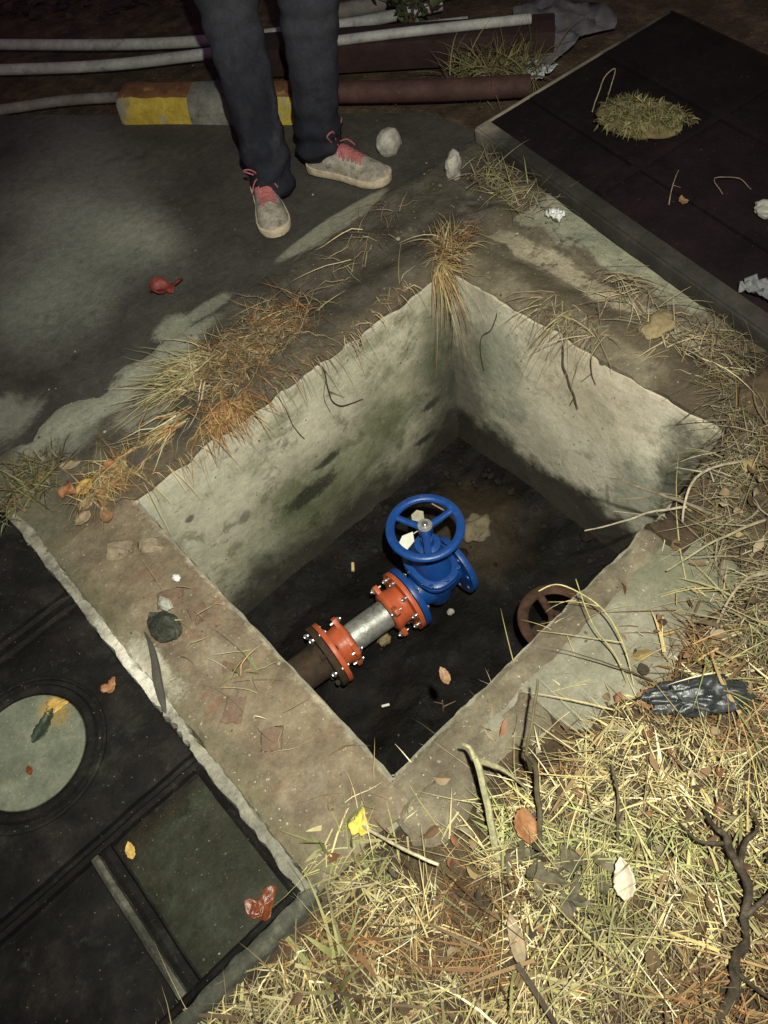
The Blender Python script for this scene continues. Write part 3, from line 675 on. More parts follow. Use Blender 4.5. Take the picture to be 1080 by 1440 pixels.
def coupling(t, flip, label):
    """flange face at pipe station t; body runs towards -X (or +X when flipped)"""
    root = empty('pipe_coupling', pl(t), label, 'coupling', 'orange flange couplings on the pipe', rot=(0, 0, ANG+(math.pi if flip else 0)))
    MB().add([(x-.0085, y, z) for x, y, z in to_x(ORF[0])], ORF[1]).build('flange', m_orange, root, local=True)
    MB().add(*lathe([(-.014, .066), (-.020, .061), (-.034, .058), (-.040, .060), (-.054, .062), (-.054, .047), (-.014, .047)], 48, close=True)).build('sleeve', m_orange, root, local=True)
    MB().add([(x-.0615, y, z) for x, y, z in to_x(GL[0])], GL[1]).add(*lathe([(-.068, .063), (-.073, .059), (-.075, .054), (-.075, .0462), (-.068, .0462)], 48, close=True)).build('gland_ring', m_orange, root, local=True)
    for k in range(4):
        a = PH+math.pi/2*k; y_, z_ = .077*math.cos(a), .077*math.sin(a)
        mb = MB().add(*lathe([(-.077, .0075), (-.073, .0095), (-.0682, .0095)], 6)).add(*lathe([(-.081, .0042), (-.076, .0042)], 8)).add(*lathe([(-.055, .0042), (-.045, .0042)], 8))
        mb.xf(Matrix.Translation((0, y_, z_))).build('gland_bolt', m_bolt, root, local=True, sharp=20)
    return root
coupling(-.0015, False, 'orange flange coupling bolted against the blue valve')
coupling(-.283, True, 'orange flange coupling bolted to the dark rusty pipe')
sp = empty('steel_pipe', pl(-.1425), 'short grey galvanised pipe between the two orange couplings', 'pipe', rot=(0, 0, ANG))
MB().add(*lathe([(-.115, .0405), (-.115, .0445), (.115, .0445), (.115, .0405)], 48, close=True)).build('tube', m_steel, sp, local=True)
for s in (-1, 1):
    MB().add(*lathe([(s*.0655-.002, .0448), (s*.0655-.002, .0462), (s*.0655+.002, .0462), (s*.0655+.002, .0448)], 40, close=True)).build('gasket', m_clod, sp, local=True)
# old pipe coming out of the near wall
op = empty('rusty_pipe', pl(-.285), 'dark rusty pipe coming out of the near pit wall', 'pipe', rot=(0, 0, ANG))
MB().add(*lathe([(-.30, .055), (-.06, .055), (-.02, .056), (-.014, .06)], 40)).build('tube', m_oldpipe, op, local=True)
MB().add([(x-.009, y, z) for x, y, z in to_x(FL[0])], FL[1]).build('flange', m_oldpipe, op, local=True)
for k in range(8):
    a = R(22.5+45*k)
    hexbolt(.044, .0090, .005).xf(Matrix.Translation((-.004, .0805*math.cos(a), .0805*math.sin(a)))).build('bolt', m_bolt if k in (1, 3, 0) else m_oldpipe, op, local=True, sharp=20)
# old rusty valve under the near-right lip
ov = empty('old_valve', (.818, .528, -.80), 'old rusty brown valve with handwheel half hidden under the right lip', 'valve')
mb = MB(); V = []; F = []
for i in range(n_):
    t = 2*math.pi*i/n_
    for j in range(k_):
        u = 2*math.pi*j/k_; rr = .093+.0155*math.cos(u)
        V.append((rr*math.cos(t), rr*math.sin(t), .300+.009*math.sin(u)))
for i in range(n_):
    for j in range(k_):
        F.append((i*k_+j, ((i+1) % n_)*k_+j, ((i+1) % n_)*k_+(j+1) % k_, i*k_+(j+1) % k_))
tilt = Matrix.Translation((0, 0, .3)) @ Matrix.Rotation(R(4), 4, 'X') @ Matrix.Rotation(R(3), 4, 'Y') @ Matrix.Translation((0, 0, -.3))
ow = mb.add(V, F).xf(tilt).build('handwheel', m_rustwheel, ov, local=True); OFF[ow.name] = Vector((0, 0, 0))
for a in (75, 195, 315):
    a = R(a); d = Vector((math.cos(a), math.sin(a), 0))
    MB().add(*tube([d*.01+Vector((0, 0, .293)), d*.05+Vector((0, 0, .293)), d*.09+Vector((0, 0, .3))], [.014, .011, .011], 10)).xf(tilt).build('spoke', m_rustwheel, ow, local=True)
MB().add(*lathe([(.275, .022), (.305, .024), (.312, .012), (.33, .010)], 20, 'Z')).xf(tilt).build('hub', m_rustwheel, ow, local=True)
MB().add(*lathe([(-.03, .05), (.10, .055), (.12, .075), (.14, .075), (.15, .045), (.20, .032), (.22, .012), (.28, .012)], 24, 'Z')).build('bonnet', m_oldpipe, ov, local=True)

# ------------------------------------------------------------------ blades of grass, leaves, stems
def blades(name, roots, dirs, lens, wids, cols, droop, m=m_grass, segs=4, parent=None, base=None, curl=.5, floor=None):
    """ribbons: from each root along dir, bending by gravity; arrays"""
    n = len(roots); roots = np.asarray(roots, float); dirs = np.asarray(dirs, float)
    dirs /= np.linalg.norm(dirs, axis=1)[:, None]; lens = np.asarray(lens); wids = np.asarray(wids); cols = np.asarray(cols)
    droop = np.broadcast_to(np.asarray(droop, float), (n,))
    p = roots.copy(); d = dirs.copy(); rows = []
    side = np.cross(d, nrs.normal(size=(n, 3))*np.array([.6, .6, .2])+np.array([0, 0, 1.0])); side /= np.linalg.norm(side, axis=1)[:, None]+1e-9
    bend = nrs.normal(size=(n, 3))*curl*.35
    for s in range(segs+1):
        t = s/segs; w = wids*(1-t**2.2)*.5+wids*.04
        rows.append((p-side*w[:, None], p+side*w[:, None]))
        d = d+bend/segs+np.array([0, 0, -1.0])*(droop/segs)[:, None]; d /= np.linalg.norm(d, axis=1)[:, None]
        p = p+d*(lens/segs)[:, None]
        if floor is not None: p = floor(p)
    V = np.stack([np.stack(r, 1) for r in rows], 1)           # n, segs+1, 2, 3
    nv = (segs+1)*2; V = V.reshape(-1, 3)
    q = np.array([[2*s, 2*s+1, 2*s+3, 2*s+2] for s in range(segs)])
    Fq = (q[None]+(np.arange(n)*nv)[:, None, None]).reshape(-1, 4)
    if base is None: base = (roots[:, 0].mean(), roots[:, 1].mean(), roots[:, 2].min())
    off = np.array(OFF[parent.name]) if parent else np.array(base)
    me = bpy.data.meshes.new(name); me.vertices.add(len(V)); me.vertices.foreach_set('co', (V-off).astype(np.float32).ravel())
    me.loops.add(Fq.size); me.loops.foreach_set('vertex_index', Fq.astype(np.int32).ravel())
    me.polygons.add(len(Fq)); me.polygons.foreach_set('loop_start', np.arange(0, Fq.size, 4, dtype=np.int32))
    me.update(calc_edges=True); me.shade_smooth()
    ca = me.color_attributes.new('Col', 'FLOAT_COLOR', 'POINT')
    cc = np.ones((len(V), 4), np.float32); cc[:, :3] = np.repeat(cols, nv, 0); ca.data.foreach_set('color', cc.ravel())
    me.materials.append(m)
    o = link(name, me, parent, (0, 0, 0) if parent else base); OFF[o.name] = Vector(off.tolist()); return o
STRAW = np.array([(.42, .345, .175), (.35, .275, .125), (.31, .275, .12), (.20, .135, .07), (.53, .47, .30), (.34, .31, .16), (.12, .085, .05), (.41, .345, .145)])
RUST = np.array([(.30, .155, .06), (.38, .21, .085), (.22, .11, .045), (.42, .28, .13), (.33, .24, .10)])
PALE = np.array([(.52, .42, .23), (.44, .36, .20), (.58, .48, .28), (.36, .26, .12)])
GREY = np.array([(.20, .17, .11), (.28, .235, .155), (.14, .11, .07), (.34, .30, .2)])
GREEN = np.array([(.26, .27, .10), (.33, .32, .13), (.19, .21, .08), (.36, .32, .15)])
def pick(pal, n, var=.18):
    c = pal[nrs.randint(0, len(pal), n)]; return np.clip(c*(1+nrs.normal(size=(n, 1))*var), .01, .85)
def tuft(name, c, rad, n, L, W, pal, direction, spread, droop, label, elong=None, segs=5, curl=.6, tilt0=.35, cat='grass tuft', group=None, floor=None, tangle=.0, fine=1.0, lift=.12):
    n = int(n*fine)
    a = nrs.uniform(0, 2*np.pi, n); r = rad*np.sqrt(nrs.uniform(0, 1, n))
    ro = np.stack([np.cos(a)*r, np.sin(a)*r, np.zeros(n)], 1)
    if elong is not None:
        e = np.array(elong)/np.linalg.norm(elong); ro += e*(nrs.uniform(-1, 1, n)*np.linalg.norm(elong))[:, None]
    ro += np.array(c)
    d = np.array(direction, float)+nrs.normal(size=(n, 3))*spread
    if tangle:
        k = nrs.uniform(size=n) < tangle; d[k] = nrs.normal(size=(int(k.sum()), 3))*np.array([1, 1, .35])
    d[:, 2] = np.abs(d[:, 2])*tilt0+lift
    ln = np.clip(nrs.lognormal(math.log(L), .38, n), L*.3, L*2.1)
    o = blades(name, ro, d, ln, nrs.uniform(.5, 1.4, n)*W, pick(pal, n), droop*nrs.uniform(.5, 1.4, n), segs=segs, curl=curl, base=c, floor=floor)
    return tag(o, label, cat, group)
def rim_floor(z=.018):
    def fl(p):
        inside = (p[:, 0] > PX0+.004) & (p[:, 0] < PX1-.004) & (p[:, 1] > PY0+.004) & (p[:, 1] < PY1-.004)
        lo = z+.02*np.abs(np.sin(p[:, 0]*61)*np.cos(p[:, 1]*57))
        p[:, 2] = np.where(inside, p[:, 2], np.maximum(p[:, 2], lo)); return p
    return fl
RF = rim_floor()
G_R = 'dry grass tufts on the pit rim'
tuft('dry_grass', (.66, 1.50, .02), .10, 1700, .075, .0019, np.vstack([RUST[:3], STRAW[[2, 3, 6]], PALE[:1], GREY[:3]])*.8, (-.5, -.1, .2), .9, .6, 'brown heap of dead grass lying in the middle of the far rim', elong=(.15, .02, 0), tilt0=.22, curl=1.3, tangle=.6, cat='dry grass', group=G_R, lift=.03, floor=RF)
tuft('dry_grass', (.50, 1.55, .02), .05, 300, .12, .0023, np.vstack([STRAW[[2, 3, 4, 5]], PALE[:2], GREEN[:1]])*.9, (-.75, .30, .15), .32, .6, 'yellowish flattened grass at the left end of the brown heap', elong=(.06, .03, 0), tilt0=.2, curl=.9, tangle=.2, cat='dry grass', group=G_R, lift=.03, floor=RF)
tuft('dry_grass', (.47, 1.375, .02), .04, 330, .080, .0022, RUST, (-.25, -.8, .35), .55, 1.2, 'orange brown grass tuft hanging over the far wall edge', elong=(.06, .01, 0), curl=1.0, tangle=.3, cat='dry grass', group=G_R, lift=.03, floor=RF)
tuft('dry_grass', (.155, 1.435, .02), .045, 400, .075, .0022, np.vstack([STRAW[[0, 2, 3, 7]], RUST[:2], GREY[:1]]), (.1, -.8, .35), .6, .9, 'straw coloured tuft at the left corner of the pit', elong=(.07, .02, 0), curl=1.0, tangle=.4, cat='dry grass', group=G_R, lift=.03, floor=RF)
tuft('dry_grass', (.31, 1.43, .02), .03, 160, .11, .0022, np.vstack([STRAW[[2, 4, 5]], RUST[:2]]), (-.9, -.1, .15), .25, .5, 'thin yellow strands trailing between the two left tufts', elong=(.09, .02, 0), tilt0=.2, curl=.5, cat='dry grass', group=G_R, lift=.03, floor=RF)
tuft('dry_grass', (1.30, 1.385, .02), .055, 330, .070, .0022, np.vstack([PALE, STRAW[[1, 3]], RUST[:3]])*.85, (-.3, -.5, .8), .8, .8, 'messy dry grass clump at the far corner of the pit', tilt0=.8, curl=1.2, tangle=.4, elong=(.04, .02, 0), cat='dry grass', group=G_R, floor=RF)
tuft('dry_grass', (1.222, 1.345, .02), .018, 105, .16, .0022, np.vstack([PALE[[0, 1, 3]], STRAW[[1, 2, 3, 7]], RUST[:2]])*.9, (-.12, -.45, .1), .17, 3.2, 'long pale grass hanging down the far corner of the pit', tilt0=.4, elong=(.03, .008, 0), curl=.9, cat='dry grass', group=G_R, floor=RF)
tuft('dry_grass', (1.16, 1.60, .02), .06, 60, .10, .0018, np.vstack([PALE, GREY[:2]]), (-.5, -.2, .15), .6, .5, 'few loose straws strewn on the rim towards the shoes', tilt0=.2, elong=(.20, .06, 0), curl=1.2, cat='dry grass', group=G_R, floor=RF)
tuft('dry_grass', (.06, .75, .012), .06, 46, .06, .0017, np.vstack([PALE, STRAW[[3, 5]]]), (.3, -.3, .15), .7, .5, 'few loose straws strewn along the brown rim', tilt0=.2, elong=(.02, -.42, 0), curl=1.2, cat='dry grass', group=G_R, floor=RF)
tuft('dry_grass', (.98, 1.36, .015), .025, 60, .07, .0017, np.vstack([PALE, STRAW[[3, 4]]]), (-.1, -1, .35), .6, 1.2, 'sparse pale stalks along the far wall edge left of the corner', elong=(.14, .02, 0), cat='dry grass', group=G_R, floor=RF)
tuft('dry_grass', (.36, 1.345, .015), .012, 42, .08, .0016, np.vstack([PALE[1:], RUST[3:]]), (0, -1, .15), .35, 2.4, 'thin hanging stalks on the left half of the mossy wall', elong=(.17, 0, 0), cat='dry grass', group=G_R, floor=RF)
tuft('dry_grass', (.70, 1.355, .02), .02, 60, .09, .0016, np.vstack([GREY[:3], RUST[2:3]]), (0, -1, .1), .3, 2.6, 'thin dark hanging roots below the brown heap', elong=(.12, 0, 0), cat='dry grass', group=G_R, floor=RF)
tuft('dry_grass', (1.30, .93, .03), .04, 170, .11, .0020, np.vstack([GREY, STRAW[[3, 5]]]), (-.8, 0, .4), .5, 1.5, 'wiry weeds hanging over the pale wall edge', elong=(.0, .10, 0), cat='dry grass', group=G_R, floor=RF)
tuft('dry_grass', (1.42, .78, .03), .05, 170, .09, .0020, np.vstack([PALE, GREY]), (-.3, -.3, .4), .7, .9, 'scattered straw on the ledge below the steel plate', elong=(.06, .20, 0), cat='dry grass', group=G_R, floor=RF)
tuft('dry_grass', (-.02, 1.56, .02), .06, 260, .06, .003, np.vstack([GREEN, GREY, STRAW[2:4]])*.6, (0, 0, 1), .8, .6, 'short mossy weeds beside the far left end of the manhole cover', elong=(.07, .03, 0), cat='dry grass', group=G_R, floor=RF)
tuft('dry_grass', (1.60, 1.45, .02), .07, 260, .07, .0025, np.vstack([GREY, GREEN[:2]*.7, STRAW[3:4]]), (0, -.2, 1), .7, .7, 'low weeds at the corner of the steel plate', elong=(.02, .13, 0), cat='dry grass', group=G_R, floor=RF)

# straw mat in front: one uncountable mass
def mat_pts(n, xr, yr, keep):
    out = []
    while len(out) < n:
        x = rnd.uniform(*xr); y = rnd.uniform(*yr)
        if rnd.random() < keep(x, y): out.append((x, y))
    return np.array(out)
def keep_straw(x, y):
    if x < -.06 and y > .318: return 0
    if x > -.06 and y > .40: return 0
    if .06 < x < .99 and y > .20+.05*N((x, y, 0), 9, 3):
        return .035 if y > .27 else .10
    if x > .5: return (.95-.6*max(0, min(1, (x-.62)/.4)))*(1 if y < .17 else .45)
    return 1
def straw_layer(name, npts, L, sL, W, sW, kap, elev, zhi, curl, label, pal_k=1.0, segs=4):
    pts = mat_pts(npts, (-.55, 1.3), (-.75, .42), keep_straw); n = len(pts)
    zz = np.array([ground_h(x, y) for x, y in pts])+nrs.uniform(.0, zhi, n)
    a = 2.2+1.9*np.array([fbm((x, y, 0), 3.4, 51, 3) for x, y in pts])+nrs.normal(0, .55/max(.25, kap), n)*.6; el = np.abs(nrs.normal(0, elev, n)); d = np.stack([np.cos(a), np.sin(a), el], 1)
    big = np.array([fbm((x, y, 0), 5, 31, 3) for x, y in pts]); mid = np.array([fbm((x, y, 0), 13, 71, 3) for x, y in pts])
    c = pick(STRAW, n, .22); c = np.where((big > .33)[:, None], pick(np.vstack([GREEN, STRAW[[2, 5]]]), n), c)
    c = np.where((big+.4*mid < -.26)[:, None], pick(np.vstack([RUST, STRAW[[3, 6]]]), n)*.72, c)
    c = c*np.clip(1+.62*mid+.25*np.minimum(big, 0)+nrs.normal(0, .10, n), .35, 1.5)[:, None]
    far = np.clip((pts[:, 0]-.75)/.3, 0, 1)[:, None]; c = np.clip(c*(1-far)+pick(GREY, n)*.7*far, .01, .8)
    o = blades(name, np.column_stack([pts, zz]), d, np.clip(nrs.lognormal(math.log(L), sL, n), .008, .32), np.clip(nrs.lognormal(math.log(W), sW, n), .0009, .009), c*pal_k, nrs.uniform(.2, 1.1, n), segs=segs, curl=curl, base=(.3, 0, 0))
    return tag(o, label, 'dry grass', kind='stuff')
straw_layer('straw_chaff', 21000, .030, .5, .0016, .45, .2, .30, .035, 1.2, 'fine broken straw chaff carpeting the ground in front of the pit', 1.12, 2)
straw_layer('straw_mat', 12000, .075, .5, .0016, .45, .30, .22, .045, .9, 'thick mat of dead yellow straw and grass in front of the pit', 1.22)
straw_layer('flat_straw', 520, .10, .5, .0040, .40, .25, .18, .06, 1.0, 'broad pale yellow dead blades lying flat on top of the straw', 1.0, 6)
# crumpled leaf litter between the straw
def leaf_shape(L, W, curl=.5, n=5, asym=0.0, seed=0, fold=.25):
    """a leaf along +X: two rows of quads either side of a midrib, folded and curled"""
    rr = random.Random(seed); V = []; F = []
    for i in range(n+1):
        t = i/n; w = W*.5*math.sin(math.pi*min(1, t**.8*.96+.02))**.9*(1+rr.uniform(-.12, .12))
        ang = curl*(t-.35); x = L*(t-.5)*math.cos(ang*.6); z = L*.5*curl*(t-.4)**2+rr.uniform(-.02, .02)*L
        V += [(x, -w, z+fold*w+rr.uniform(-.03, .03)*L), (x, asym*w, z), (x, w, z+fold*w*rr.uniform(.4, 1.3))]
    for i in range(n):
        k = i*3; F += [(k, k+3, k+4, k+1), (k+1, k+4, k+5, k+2)]
    return V, F
pts = mat_pts(900, (-.5, 1.25), (-.7, .40), lambda x, y: keep_straw(x, y) if y < .2 else min(1, keep_straw(x, y)*6+.15)*(0 if (x < -.06 and y > .318) or y > .38 else 1))
V = []; F = []; C = []; k0 = 0
LIT = np.array([(.15, .09, .05), (.20, .13, .07), (.09, .06, .035), (.25, .18, .105), (.20, .095, .05), (.27, .22, .15), (.06, .05, .035), (.27, .20, .09)])
for i, (x, y) in enumerate(pts):
    v, fq = leaf_shape(rnd.uniform(.012, .045), rnd.uniform(.008, .024), rnd.uniform(-1, 2.4), 4, rnd.uniform(-.3, .3), i, rnd.uniform(-1.2, 1.6))
    mx = Matrix.Translation((x, y, ground_h(x, y)+rnd.uniform(.004, .04))) @ Matrix.Rotation(rnd.uniform(0, 6.28), 4, 'Z') @ Matrix.Rotation(rnd.gauss(0, .7), 4, 'X') @ Matrix.Rotation(rnd.gauss(0, .5), 4, 'Y')
    V += [tuple(mx @ Vector(p)) for p in v]; F += [tuple(q+k0 for q in qq) for qq in fq]; k0 += len(v)
    C += [tuple(LIT[rnd.randrange(len(LIT))]*rnd.uniform(.7, 1.2))+(1,)]*len(v)
def colored(o, C):
    ca = o.data.color_attributes.new('Col', 'FLOAT_COLOR', 'POINT'); ca.data.foreach_set('color', np.array(C, np.float32).ravel()); return o
tag(colored(build('leaf_litter', V, F, m_grass, base=(.3, 0, 0)), C), 'crumpled brown leaf litter scattered between the straw', 'leaf litter', kind='stuff')
# crumbs of grit on rim, road and cover
ico = [(0, 0, 1), (.89, 0, .45), (.28, .85, .45), (-.72, .53, .45), (-.72, -.53, .45), (.28, -.85, .45), (.72, .53, -.45), (-.28, .85, -.45), (-.89, 0, -.45), (-.28, -.85, -.45), (.72, -.53, -.45), (0, 0, -1)]
icf = [(0, 1, 2), (0, 2, 3), (0, 3, 4), (0, 4, 5), (0, 5, 1), (1, 6, 2), (2, 7, 3), (3, 8, 4), (4, 9, 5), (5, 10, 1), (2, 6, 7), (3, 7, 8), (4, 8, 9), (5, 9, 10), (1, 10, 6), (6, 11, 7), (7, 11, 8), (8, 11, 9), (9, 11, 10), (10, 11, 6)]
V = []; F = []; C = []; k0 = 0
def grit(n, xr, yr, z, smin, smax):
    global k0
    for i in range(n):
        x, y = rnd.uniform(*xr), rnd.uniform(*yr); s = smin*(smax/smin)**(rnd.random()**2.5)
        if PX0-.01 < x < PX1+.01 and PY0 < y < PY1+.01: continue
        st = (rnd.uniform(.6, 1.3), rnd.uniform(.6, 1.3), rnd.uniform(.4, .8))
        for p in ico: V.append((x+p[0]*s*st[0]*rnd.uniform(.8, 1.2), y+p[1]*s*st[1]*rnd.uniform(.8, 1.2), z+s*.3+p[2]*s*st[2]))
        F.extend(tuple(q+k0 for q in t) for t in icf); k0 += 12
        g = rnd.choice([(.22, .20, .155), (.15, .125, .09), (.30, .28, .22), (.10, .075, .05), (.19, .145, .10)]); C.extend([g+(1,)]*12)
grit(200, (-.05, .155), (.36, 1.4), .008, .001, .0045); grit(220, (.0, 1.6), (1.34, 1.74), .016, .0012, .006); grit(180, (1.25, 1.7), (.5, 1.7), .018, .0012, .007)
grit(130, (-.1, 2.0), (1.72, 3.0), .006, .0012, .0045); grit(90, (-.62, -.10), (.36, 1.6), .010, .0008, .0026); grit(100, (.12, .98), (.2, .40), .006, .0012, .005)
tag(colored(build('grit', V, F, m_grass, base=(.3, .8, 0), sharp=20), C), 'loose grit and crumbs strewn over the rim and the asphalt', 'grit', kind='stuff')

V = []; F = []; k0 = 0
for i in range(70):
    if i % 2: x, y = PX1-.02-abs(rnd.gauss(0, .10)), rnd.uniform(PY0+.05, PY1-.03)
    else: x, y = rnd.uniform(PX0+.03, PX1-.03), PY1-.02-abs(rnd.gauss(0, .08))
    if i % 5 == 0: x, y = rnd.gauss(.95, .12), rnd.gauss(1.0, .12)
    if not (PX0 < x < PX1 and PY0 < y < PY1): continue
    s_ = rnd.uniform(.004, .016)*(1.6 if rnd.random() < .12 else 1)
    z = ZF+math.exp(-((x-1.0)**2+(y-1.02)**2)/.03)*.05+max(0, (x-(PX1-.14))/.14, (y-(PY1-.12))/.12)*.045
    for p in ico: V.append((x+p[0]*s_*rnd.uniform(.7, 1.4), y+p[1]*s_*rnd.uniform(.7, 1.4), z+s_*.3+p[2]*s_*.6))
    F.extend(tuple(q+k0 for q in t) for t in icf); k0 += 12
tag(build('mud_clods', V, F, mat('mud_clod', [(.3, (.006, .0045, .0035)), (.55, (.015, .011, .008)), (.78, (.045, .033, .022))], scale=16, bump=.8, spec=.2), base=(.7, .85, ZF), sharp=60), 'dark mud clods and rubble along the foot of the pit walls', 'mud', kind='stuff')
G_B = 'dry grass on the dark bank right of the pit'
for (c_, e_, l_) in (((1.07, .30, .04), (.10, .05, 0), 'grey dry grass behind the arched pale twig'), ((1.28, .40, .04), (.10, .08, 0), 'dull dry grass right of the arched pale twig'),
                     ((.92, .10, .04), (.12, .05, 0), 'straw thicket below the bent twig'), ((1.18, .16, .04), (.12, .06, 0), 'grey straw thicket beside the long grey twig'),
                     ((1.42, .55, .03), (.06, .10, 0), 'sparse grass at the foot of the plate edge by the view border')):
    tuft('dry_grass', c_, .06, 330, .085, .0018, np.vstack([GREY, GREY[:3]*.6, PALE[3:], STRAW[[2, 3, 5]]*.8])*.72, (-.4, .3, .2), .8, .8, l_, elong=e_, tilt0=.35, curl=1.2, tangle=.5, lift=.05, cat='dry grass', group=G_B, floor=RF)
# upright and arching stems
def stem(name, pts, r0, r1, colr, label, cat='dry stem', group=None, twigs=(), bend=1):
    P = spline(pts, 6); rad = [r0+(r1-r0)*i/(len(P)-1) for i in range(len(P))]
    rad = [q*(1+.18*N(p, 60, 3)) for q, p in zip(rad, P)]
    P = [p+Vector((N(p, 25, 1), N(p, 25, 5), N(p, 25, 9)))*.003*bend for p in P]
    mb = MB().add(*tube(P, rad, 7)); nv = [len(mb.V)]
    for tw in twigs:
        Q = spline(tw, 4); mb.add(*tube(Q, [r1*.9+(r1*.35-r1*.9)*i/(len(Q)-1) for i in range(len(Q))], 5))
    o = mb.build(name, m_stem, base=pts[0]); colored(o, [tuple(np.array(colr)*rnd.uniform(.75, 1.2))+(1,) for _ in range(len(mb.V))])
    return tag(o, label, cat, group)
G_S = 'dead weed stems in the straw'
stem('dry_stem', [(.226, .094, .0), (.25, .125, .04), (.308, .184, .10), (.322, .208, .14), (.322, .225, .17)], .0055, .0035, (.10, .085, .05), 'dark stem rising from the dark leafy knot in the straw', group=G_S, bend=2)
stem('dry_stem', [(.325, .215, .10), (.322, .226, .16), (.36, .25, .20), (.416, .287, .225)], .0035, .0022, (.12, .10, .05), 'thin upright dark stem standing highest in front of the lip', group=G_S, twigs=[[(.335, .232, .178), (.330, .245, .195)]])
stem('dry_stem', [(.170, .143, .0), (.195, .182, .05), (.225, .222, .10), (.256, .281, .175)], .008, .0055, (.40, .38, .22), 'pale green broken stem with a side twig near the pit corner', group=G_S, twigs=[[(.254, .278, .172), (.285, .245, .12), (.305, .205, .05)], [(.254, .28, .172), (.262, .30, .17), (.255, .31, .18)]])
stem('dry_stem', [(.33, .03, .0), (.36, .05, .05), (.40, .088, .09), (.43, .125, .10)], .0028, .002, (.10, .085, .05), 'dark stalk with a pod above the pale curled leaf', group=G_S, twigs=[[(.37, .058, .058), (.39, .065, .075)]])
stem('dry_stem', [(.606, .199, .01), (.64, .26, .055), (.655, .33, .09), (.63, .41, .11), (.588, .43, .115)], .0016, .0012, (.50, .45, .20), 'long arching yellow blade leaning over the rusty wheel', group=G_S, bend=.3, twigs=[[(.655, .33, .09), (.64, .375, .07), (.61, .42, .05)], [(.64, .26, .055), (.60, .33, .04), (.555, .40, .03)]])
stem('dry_stem', [(.60, .21, .01), (.615, .26, .05), (.62, .32, .08), (.665, .40, .10)], .0018, .001, (.42, .37, .16), 'second arching blade beside the arching yellow one', group=G_S, bend=.3)
stem('dry_stem', [(.045, .40, .0), (.06, .33, .06), (.085, .25, .1), (.10, .215, .11)], .003, .0025, (.62, .55, .36), 'pale plume stalk just below the pit corner', group=G_S, bend=.5)
stem('dry_stem', [(.31, .425, .0), (.305, .415, .05), (.302, .411, .10)], .0022, .0012, (.16, .10, .06), 'small brown twig sticking up on the near lip', group=G_S, twigs=[[(.304, .413, .06), (.325, .40, .075)], [(.303, .412, .08), (.29, .42, .1)]])
G_T = 'grey twigs by the right corner'
stem('grey_twig', [(1.02, .30, .03), (.985, .38, .05), (.96, .45, .05), (.95, .53, .03)], .0045, .002, (.20, .165, .11), 'grey twig reaching over the near right corner', 'twig', G_T, twigs=[[(.97, .42, .05), (.93, .44, .06), (.90, .48, .05)], [(.955, .50, .04), (.985, .535, .05)], [(.952, .52, .035), (.93, .55, .04)]])
stem('grey_twig', [(.985, .36, .045), (.93, .40, .05), (.86, .43, .06), (.79, .475, .05)], .003, .0014, (.36, .32, .23), 'pale thin twig pointing across the dark pit floor', 'twig', G_T, twigs=[[(.90, .415, .055), (.87, .465, .05)], [(.93, .40, .05), (.91, .37, .07)]])
stem('grey_twig', [(1.20, .33, .03), (1.10, .37, .07), (1.02, .38, .08), (.95, .345, .04)], .0038, .0022, (.40, .35, .25), 'arched pale twig on the dark soil right of the pit', 'twig', G_T, twigs=[[(1.06, .38, .078), (1.03, .43, .08)]])
stem('grey_twig', [(1.13, .20, .03), (1.02, .24, .06), (.93, .27, .06), (.84, .30, .03)], .0036, .002, (.30, .27, .17), 'long grey twig lying at the edge of the cement patch', 'twig', G_T, twigs=[[(1.02, .24, .06), (.98, .29, .06)], [(.95, .265, .06), (.91, .24, .05)]])
stem('grey_twig', [(1.02, .12, .02), (.93, .17, .05), (.85, .17, .05), (.78, .155, .03)], .0036, .002, (.34, .28, .2), 'bent twig among the straw right of the cement patch', 'twig', G_T)
G_H = 'roots hanging on the pale wall'
stem('hanging_root', [(1.29, .93, .02), (1.238, .905, .0), (1.227, .895, -.07), (1.228, .868, -.13), (1.225, .835, -.185)], .003, .0028, (.085, .06, .04), 'thick dark root hanging down the middle of the pale wall', 'root', G_H, twigs=[[(1.226, .84, -.18), (1.215, .82, -.19)], [(1.226, .845, -.175), (1.22, .85, -.20)]])
stem('hanging_root', [(1.285, .82, .02), (1.232, .812, .0), (1.226, .80, -.05), (1.228, .785, -.08)], .0024, .0012, (.10, .075, .045), 'short dark root right of the thick hanging root', 'root', G_H, twigs=[[(1.227, .80, -.045), (1.222, .825, -.09)]])
stem('hanging_root', [(1.25, 1.14, .01), (1.23, 1.15, -.10), (1.228, 1.19, -.16), (1.228, 1.20, -.22), (1.226, 1.185, -.30)], .002, .0012, (.08, .065, .045), 'thin curved root near the far corner of the pale wall', 'root', G_H)
stem('hanging_root', [(.74, 1.36, .02), (.75, 1.318, -.02), (.745, 1.312, -.10), (.77, 1.312, -.17), (.85, 1.313, -.21)], .0022, .0012, (.06, .045, .03), 'dark forked root hanging on the mossy wall', 'root', 'roots hanging on the mossy wall', twigs=[[(.748, 1.314, -.04), (.725, 1.312, -.10), (.735, 1.312, -.17)], [(.747, 1.313, -.09), (.79, 1.311, -.15)]])
stem('hanging_root', [(.60, 1.36, .02), (.605, 1.318, -.03), (.61, 1.312, -.11), (.63, 1.312, -.19)], .0018, .001, (.13, .10, .06), 'thin brown root left of the forked one', 'root', 'roots hanging on the mossy wall')
